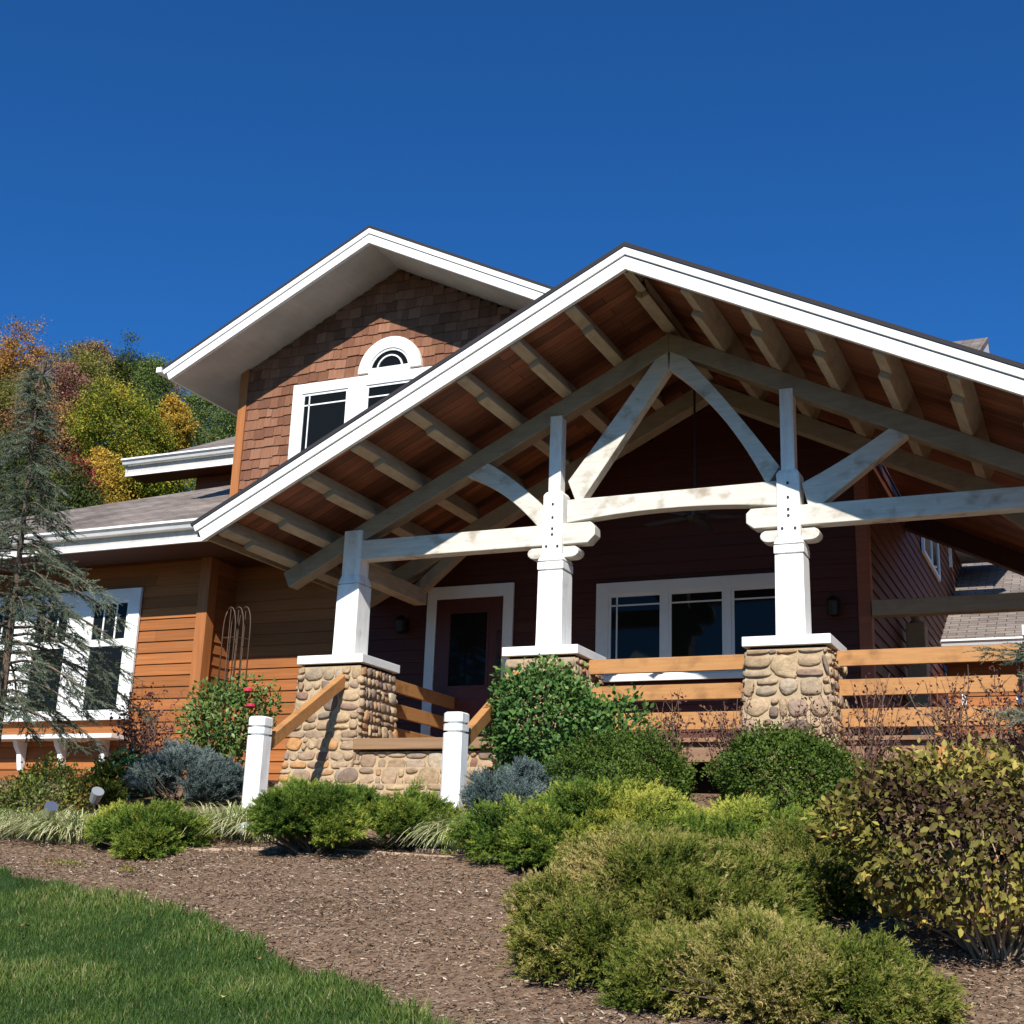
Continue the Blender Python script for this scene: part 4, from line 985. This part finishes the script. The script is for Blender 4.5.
# dark red twiggy shrubs
def twiggy(c, h, sp, n, label, seed, leafs=520, size=.035, m='purple'):
    e = shrub_root('twiggy_shrub', c, label)
    r = np.random.default_rng(seed); b = MB(); z0 = float(tz(*c)); P = []
    for i in range(n):
        a = r.uniform(0, 6.28); q = sp * r.uniform(.1, 1); pts = []; hh = h * r.uniform(.55, 1)
        for t in np.linspace(0, 1, 7): pts.append(np.array((c[0] + q * math.cos(a) * t ** 1.1 + r.normal(0, .02), c[1] + q * math.sin(a) * .6 * t + r.normal(0, .02), z0 + hh * t)))
        b.tube(pts, [.007, .006, .006, .005, .004, .003, .002], 4)
        for k in range(leafs // n):
            t = r.uniform(.4, 1) * 6; i0 = min(int(t), 5); p = pts[i0] + (pts[i0 + 1] - pts[i0]) * (t - i0); P.append(p + r.normal(0, .02, 3))
        for k in range(5):
            i0 = r.integers(2, 6); p = pts[i0]; q_ = p + np.array((r.normal(0, .1), r.normal(0, .06), r.uniform(.05, .18))); b.tube([p, q_], [.0035, .0015], 3)
            for k2 in range(2): P.append(p + (q_ - p) * r.uniform(.4, 1))
    b.build('stems', M['twig'], e); P = np.array(P); n = len(P)
    d = r.normal(0, 1, (n, 3)); V, F, T = replicate(LV, LFt, frames(d, r.uniform(0, 6, n)), P, size * r.uniform(.6, 1.3, n), None, r.uniform(0, 1, n))
    npmesh('foliage', V, F, M[m], e, tint=T)
twiggy((-3.75, 11.75), 1.15, .5, 26, 'dark red twiggy barberry below the middle railing', 51)
twiggy((-3.15, 11.9), 1.1, .4, 22, 'dark red twiggy barberry in front of the right stone pier', 52)
twiggy((-1.9, 11.6), 1.2, .55, 30, 'dark red twiggy barberry left of the others below the right railing', 53)
twiggy((-1.15, 11.5), 1.25, .5, 30, 'dark red twiggy barberry in the middle below the right railing', 54, 800)
twiggy((-.55, 11.3), 1.3, .5, 30, 'dark red twiggy barberry at the right end below the right railing', 55, 1100)
twiggy((-2.45, 11.7), 1.0, .4, 20, 'thin dark barberry peeking over the taller boxwood', 56)
twiggy((-10.75, 12.7), 1.35, .6, 26, 'smoky purple maple sapling before the corner of the wing', 57, 700, .05)
twiggy((-10.2, 12.3), 1.1, .35, 14, 'thin reddish sapling beside the rose bush', 58, 300, .045)

# --- variegated grass clumps
def varieg(c, rx, ry, n, L, label, seed):
    e = shrub_root('grass_clump', c, label, 'ornamental grass', 'striped grass clumps along the bed edge')
    r = np.random.default_rng(seed); k = 8; az = r.uniform(0, 6.28, n); rr = np.sqrt(r.uniform(0, 1, n))
    x = c[0] + rx * rr * np.cos(az); y = c[1] + ry * rr * np.sin(az)
    da = az + r.normal(0, .8, n); ln = L * r.uniform(.65, 1.25, n); lean = r.uniform(.55, 1.35, n)
    V = []; t = np.linspace(0, 1, k)
    for q, wd in ((-1, 1), (1, 1)):
        hor = lean[:, None] * ln[:, None] * (t[None] ** 1.4) * .75; ver = ln[:, None] * (t[None] * (1 - .1) - .68 * lean[:, None] * t[None] ** 2.4)
        w_ = .0055 * (1 - t ** 3 * .85)[None] * q
        X = x[:, None] + np.cos(da)[:, None] * hor - np.sin(da)[:, None] * w_; Y = y[:, None] + np.sin(da)[:, None] * hor + np.cos(da)[:, None] * w_
        Z = tz(x, y)[:, None] + ver; V.append(np.stack([X, Y, Z], -1))
    V = np.stack(V, 2).reshape(n, 2 * k, 3)
    F = np.array([(2 * i, 2 * i + 1, 2 * i + 3, 2 * i + 2) for i in range(k - 1)]); F = F[None] + (np.arange(n) * 2 * k)[:, None, None]
    T = np.repeat(np.clip(.62 + r.normal(0, .28, n), 0, 1), 2 * k)
    npmesh('blades', V.reshape(-1, 3), F.reshape(-1, 4), M['varieg'], e, tint=T)
varieg((-9.3, 9.45), .5, .3, 1800, .42, 'striped grass clump at the far left edge of the bed', 61)
varieg((-8.45, 9.25), .42, .28, 1700, .42, 'striped grass clump just left of the small low juniper', 62)
varieg((-7.0, 9.7), .42, .25, 1300, .50, 'striped grass clump behind the small low juniper', 63)
varieg((-6.55, 9.55), .25, .2, 600, .42, 'striped grass clump right of the small low juniper, by the white globe', 64)
varieg((-4.65, 9.5), .36, .22, 2000, .48, 'striped grass clump below the right newel post', 65)
varieg((-4.2, 9.55), .34, .22, 1900, .46, 'striped grass clump beside the gold tipped juniper', 66)

leafy('weed', (-7.522, 8.16), .24, .10, .03, 160, .022, 'nandina', 'small green weed patch at the lawn edge on the far left of the mulch', 81, .3, .2, tb=.8, nst=2, cat='weed')
leafy('weed', (-6.68, 7.95), .07, .06, .05, 60, .026, 'nandina', 'single small green weed in the mulch near the left lawn edge', 82, .3, .2, tb=.8, nst=2, cat='weed')

# --- spruces
def spruce(base, H, R0, nb, label, seed, lean=(0, 0), m='spruce', z0=.5, col='bark', droop=.35, prof=None, dens=1.0):
    x0, y0 = base; g0 = float(tz(x0, y0)); e = empty('spruce_tree', (x0, y0, g0), label, 'spruce')
    r = np.random.default_rng(seed)
    tr = MB(); tp = [(x0 + lean[0] * t * t, y0 + lean[1] * t * t, g0 - .05 + H * t) for t in np.linspace(0, 1, 9)]
    tr.tube(tp, [.05 * (1 - t) + .007 for t in np.linspace(0, 1, 9)], 8)
    TP = []; TD = []; TS = []
    for i in range(nb):
        t = z0 / H + (1 - z0 / H) * (i + r.uniform(0, 1)) / nb * .98
        L_ = R0 * (prof(t) if prof else (1 - t) ** .8) * r.uniform(.45, 1.2) + .06; a = i * 2.399 + r.normal(0, .4)
        o = np.array((x0 + lean[0] * t * t, y0 + lean[1] * t * t, g0 + H * t)); pts = []
        for s in np.linspace(0, 1, 7): pts.append(o + np.array((math.cos(a) * L_ * s, math.sin(a) * L_ * s, L_ * (.25 * s - droop * 1.5 * s * s + .35 * droop * s ** 4))))
        tr.tube(pts, [.012 * (L_ + .3), .010 * (L_ + .3), .009 * (L_ + .3), .008 * (L_ + .3), .006 * (L_ + .3), .004, .002], 4)
        nt_ = int((14 + 60 * L_) * dens)
        for k in range(nt_):
            s = r.uniform(.04, 1) ** .8 * 6; i0 = min(int(s), 5); p = pts[i0] + (pts[i0 + 1] - pts[i0]) * (s - i0); ax = unit(pts[i0 + 1] - pts[i0])
            sd = np.array((-math.sin(a), math.cos(a), 0)) * r.choice([-1, 1]); d = ax * .7 + sd * r.uniform(.2, 1.0) + np.array((0, 0, r.uniform(-.55, .35)))
            off = sd * r.uniform(0, .16) * L_ * (1 - s / 7)
            TP.append(p + off + np.array((0, 0, -abs(r.normal(0, .04))))); TD.append(d); TS.append(r.uniform(.09, .19))
        TP.append(pts[-1]); TD.append(pts[-1] - pts[-3]); TS.append(.16)
    tr.build('trunk', M[col], e)
    TP = np.array(TP); TD = np.array(TD); TS = np.array(TS); n = len(TP)
    V, F, T = replicate(ST[0], ST[1], frames(TD, r.uniform(0, 6.28, n)), TP, TS, ST[2], .45 + .2 * lump(TP, 3, seed) + r.normal(0, .15, n))
    npmesh('foliage', V, F, M[m], e, tint=np.clip(T, 0, 1))
spruce((-10.0, 9.75), 4.95, 1.45, 105, 'sparse blue grey spruce in front of the wing window at the left edge', 71, lean=(-.12, 0), z0=1.15, dens=.95, droop=.5,
       prof=lambda t: .95 * (1 - t) ** .35 if t < .58 else (.45 * (1 - (t - .58) / .42) ** 1.6 + .02))
spruce((.45, 10.3), 2.95, 1.35, 60, 'green spruce reaching in from the right edge past the railing', 72, z0=.6, prof=lambda t: (1 - t) ** .45, droop=.1)

# --- background trees
def bgtree(x, y, z, rx, rz, m, label, kind='round', n=5200, seed=0, leaf=.17):
    g0 = float(hz(np.array(x), np.array(y))); g0 = max(g0, 0.5); g0 = min(g0, z - rz)
    e = empty('pine_tree' if kind == 'pine' else 'autumn_tree', (x, y, g0), label, 'pine tree' if kind == 'pine' else 'tree')
    r = np.random.default_rng(seed); b = MB()
    b.tube([(x, y, g0 - .3), (x + r.normal(0, .1), y, (g0 + z) / 2), (x, y, z), (x, y, z + rz * .7)], [.16, .13, .09, .02], 6)
    for i in range(12):
        a = r.uniform(0, 6.28); zz = z - rz * .7 + r.uniform(0, 1.2) * rz
        b.tube([(x, y, zz), (x + .4 * rx * math.cos(a), y + .4 * rx * math.sin(a), zz + .2 * rz), (x + .85 * rx * math.cos(a), y + .85 * rx * math.sin(a), zz + .4 * rz)], [.05, .035, .012], 4)
    b.build('trunk', M['bark'], e)
    if kind == 'pine':
        nb = 260; t = r.uniform(0, 1, nb); az = r.uniform(0, 6.28, nb); q = rx * (1 - t * .8) * r.uniform(.3, 1, nb)
        C_ = np.stack([x + q * np.cos(az), y + q * np.sin(az), z - rz + 2 * rz * t - .2 * q], -1); cs = .33
    else:
        nb = 110 if kind != 'sparse' else 60; d = unit(r.normal(0, 1, (nb, 3))); rad = (1 + .42 * lump(d, 2.6, seed)) * r.uniform(.25, 1.1, nb) ** .5
        C_ = d * rad[:, None] * np.array([rx, rx, rz]) + np.array([x, y, z]); cs = (.17 * rx + .06) * np.repeat(r.uniform(.45, 1.25, nb), n // nb)[:, None]
    per = n // nb; P = np.repeat(C_, per, 0) + r.normal(0, 1, (nb * per, 3)) * cs * np.array([1, 1, .7 if kind != 'pine' else .5]); k = len(P)
    ct = np.repeat(r.normal(0, .22, nb) , per)
    tint = .5 + ct + .12 * lump(P, 1.1, seed + 2) + r.normal(0, .17, k) + .1 * (P[:, 2] - z) / rz
    V, F, T = replicate(DV, DF, frames(r.normal(0, 1, (k, 3)), r.uniform(0, 6, k)), P, leaf * r.uniform(.6, 1.3, k), None, tint)
    npmesh('crown', V, F, M['bg_' + m], e, tint=np.clip(T, 0, 1))
BT_ = [(-44.1, 40.6, 21.3, 1.9, 2.0, 'orange', 'orange autumn tree highest at the far left edge', 'round'),
       (-39.5, 38.2, 18.8, 1.2, 2.9, 'brown', 'tall thin leafed brown tree behind the blue spruce tip', 'sparse'),
       (-33.9, 34.0, 14.9, 1.7, 1.6, 'rust', 'rusty olive tree left of the big yellow green tree', 'round'),
       (-26.5, 25.2, 9.5, 1.8, 1.7, 'darkgreen', 'dark green tree behind the left spruce, low on the hillside', 'round'),
       (-36.8, 34.0, 15.9, 2.2, 1.9, 'olive', 'olive green tree at the far left edge below the orange one', 'round'),
       (-40.0, 40.6, 19.3, 1.8, 1.6, 'redbrown', 'dusty red brown tree in the middle of the hillside', 'round'),
       (-43.3, 44.3, 22.0, 2.0, 1.9, 'olive', 'olive yellow tree below the dark hilltop trees', 'round'),
       (-48.6, 50.4, 26.0, 1.3, 1.5, 'brown', 'brownish tree highest on the skyline', 'round'),
       (-47.3, 51.6, 25.6, 1.7, 1.6, 'darkgreen', 'dark tree on the skyline beside the brownish one', 'round'),
       (-30.4, 33.2, 14.6, 1.75, 1.5, 'yellowgreen', 'big bright yellow green tree in the middle of the hillside', 'round'),
       (-28.0, 29.9, 11.4, 1.3, 1.0, 'gold', 'golden yellow tree just above the wing roof', 'round'),
       (-26.3, 27.1, 10.3, .7, 1.0, 'red', 'small crimson tree beside the golden one above the roof', 'round'),
       (-26.7, 31.1, 11.4, 1.5, .9, 'yellowgreen', 'low yellow green tree between the two left roofs', 'round'),
       (-32.2, 38.2, 16.5, .62, 1.4, 'gold', 'slim golden poplar in front of the green pines', 'round'),
       (-43.5, 49.6, 22.8, 2.3, 2.9, 'pine', 'soft green pine left of its neighbours on the ridge', 'pine'),
       (-40.2, 49.8, 21.8, 2.4, 3.2, 'pine', 'soft green pine behind the golden poplar', 'pine'),
       (-36.5, 47.6, 19.8, 2.2, 3.0, 'pine', 'soft green pine beside the shingled gable', 'pine'),
       (-46.5, 54.9, 26.6, 1.1, 2.0, 'brown', 'pale nearly bare tree at the right end of the skyline', 'sparse'),
       (-24.2, 24.5, 8.8, 1.2, .9, 'darkgreen', 'small green tree just above the wing roof behind the spruce', 'round'),
       (-41.5, 36.0, 17.6, 2.2, 2.1, 'brown', 'brown tree at the left edge under the orange tree', 'round')]
for i, (x, y, z, rx, rz, m, lb, kd) in enumerate(BT_):
    bgtree(x, y, z, rx * .82, rz * .85, m, lb, kd, 4000 if kd == 'sparse' else (30000 if kd == 'pine' else 24000), 100 + i, .055 + .0007 * math.hypot(x, y))
bgtree(-1.0, 36, 8.4, 1.5, 1.4, 'gold', 'yellow tree seen past the right roof edge', 'round', 3000, 140, .15)
# woods filling the hillside between the single trees
def woods():
    n = 900; r = np.random.default_rng(5); a = r.uniform(R(34), R(62), n); dist = r.uniform(30, 74, n)
    x = -dist * np.sin(a); y = dist * np.cos(a); g0 = hz(x, y); top = np.clip(.40 * dist * 0 + g0 + r.uniform(1.5, 4.5, n), 0, None)
    lim = dist * .452; top = np.minimum(top, lim)
    per = 420; C_ = np.repeat(np.stack([x, y, top - .9], -1), per, 0); P = C_ + r.normal(0, .75, C_.shape) * np.array([1, 1, .8]); k = len(P)
    tint = np.repeat(r.uniform(0, 1, n), per) + r.normal(0, .13, k)
    V, F, T = replicate(DV, DF, frames(r.normal(0, 1, (k, 3)), None), P, .11 * r.uniform(.6, 1.4, k), None, tint)
    m = leafmat('woods_leaves', [(0, (.03, .06, .02)), (.3, (.10, .11, .03)), (.5, (.19, .15, .04)), (.7, (.17, .08, .04)), (.85, (.30, .17, .04)), (1, (.08, .11, .035))], .2, .7, .1)
    tag(npmesh('woods', V, F, m, tint=np.clip(T, 0, 1)), 'mixed autumn woods filling the hillside between the single trees', 'woods', kind='stuff')
woods()

# --- small things
def leaf_on_lawn(x, y, col, label, s=.07):
    z = float(tz(x, y)) + .075
    m = mat('fallen_leaf', col, .6, .3)
    v = LV * s; a = random.uniform(0, 6.28); c, q = math.cos(a), math.sin(a)
    V = np.stack([x + c * v[:, 0] * 1.4 - q * v[:, 1], y + q * v[:, 0] * 1.4 + c * v[:, 1], z + v[:, 2] * 1.5 + .2 * v[:, 1]], -1)
    o = npmesh('fallen_leaf', V, LFt, m); tag(o, label, 'leaf', 'fallen leaves on the lawn')
leaf_on_lawn(-5.966, 6.28, (.35, .13, .07), 'reddish fallen leaf on the grass near the left edge')
leaf_on_lawn(-4.127, 5.97, (.36, .17, .07), 'brown fallen leaf on the grass near the mulch edge')
leaf_on_lawn(-3.812, 5.32, (.55, .45, .12), 'yellow fallen leaf on the grass at the bottom', .06)
def spotlight(x, y, z, label, m):
    e = empty('garden_spotlight', (x, y, float(tz(x, y))), label, 'garden light', 'garden spotlights in the left bed')
    b = MB(); b.tube([(x, y, float(tz(x, y)) - .02), (x, y, z - .05)], .012); b.build('stake', M['bronze'], e)
    b = MB(); b.tube([(x - .05, y + .04, z - .06), (x - .02, y + .015, z - .03), (x + .05, y - .03, z + .05)], [.03, .05, .06], 14); b.build('housing', m, e, smooth=False)
spotlight(-8.5, 9.0, .43, 'shiny silver garden spotlight in the striped grass at left', M['silver'])
spotlight(-8.80, 9.9, .62, 'dull grey garden spotlight behind the striped grass, further back than the silver one', M['greymetal'])
e = empty('globe_light', (-6.62, 9.28, .17), 'small white globe light beside the striped grass', 'garden light')
b = MB(); b.lathe((-6.62, 9.28, .33), [(0, -.055)] + [(.055 * math.sin(math.pi * i / 10), -.055 * math.cos(math.pi * i / 10)) for i in range(1, 10)] + [(0, .055)], 16); b.build('globe', mat('globe_glass', (.34, .36, .33), .3, .5), e, smooth=True)
b = MB(); b.tube([(-6.62, 9.28, .1), (-6.62, 9.28, .28)], .012); b.build('stake', M['bronze'], e)
# bed edging strips
b = MB()
for k in range(24):
    x0 = -6.9 + k * .125; y0 = 9.0 + .12 * math.sin(k * .2)
    b.box(x0, x0 + .122, y0, y0 + .05, float(tz(x0, y0)) - .02, float(tz(x0, y0)) + .018)
b.box(-4.95, -3.8, 9.2, 9.24, .17, .205)
tag(b.build('garden_edging', M['edging'], None, bevel=.004), 'pale edging strip along the front of the planting bed', 'edging')

# ------------------------------------------------------------------ light, sky, camera
EL = 38.3; dirv = Vector((-.305, 1, -.825)).normalized()       # travel of the sunlight
sun = bpy.data.lights.new('sun', 'SUN'); sun.energy = 5.0; sun.angle = R(.5); sun.color = (1, .95, .87)
so = bpy.data.objects.new('sun', sun); COL.objects.link(so); so.rotation_euler = dirv.to_track_quat('-Z', 'Y').to_euler()
W = bpy.data.worlds.new('World'); S.world = W; W.use_nodes = True; nt = W.node_tree
sky = nt.nodes.new('ShaderNodeTexSky'); sky.sky_type = 'NISHITA'; sky.sun_disc = False; sky.sun_elevation = math.asin(-dirv.z)
sky.sun_rotation = math.atan2(-dirv.x, -dirv.y)
sky.altitude = 600; sky.air_density = 1.0; sky.dust_density = 2.0; sky.ozone_density = 3.5
bg = nt.nodes['Background']; tn = nt.nodes.new('ShaderNodeVectorMath'); tn.operation = 'MULTIPLY'; tn.inputs[1].default_value = (.27, .98, 1.78)
nt.links.new(sky.outputs[0], tn.inputs[0]); nt.links.new(tn.outputs[0], bg.inputs['Color']); bg.inputs['Strength'].default_value = .05

cam = bpy.data.cameras.new('camera'); cam.lens = 1300 / 1024 * 36; cam.sensor_width = 36; cam.clip_end = 2000; cam.clip_start = .05
co = bpy.data.objects.new('camera', cam); COL.objects.link(co); S.camera = co
p_, y_, r_ = R(15.763), R(24.676), R(2.025)
f = Vector((-math.sin(y_) * math.cos(p_), math.cos(y_) * math.cos(p_), math.sin(p_))); rt = Vector((math.cos(y_), math.sin(y_), 0)); up = rt.cross(f)
X_ = math.cos(r_) * rt + math.sin(r_) * up; Y_ = -math.sin(r_) * rt + math.cos(r_) * up
co.matrix_world = Matrix((( X_.x, Y_.x, -f.x, 0), (X_.y, Y_.y, -f.y, 0), (X_.z, Y_.z, -f.z, 0), (0, 0, 0, 1)))
S.view_settings.view_transform = 'Standard'; S.view_settings.look = 'None'; S.view_settings.exposure = .5; S.view_settings.gamma = 1
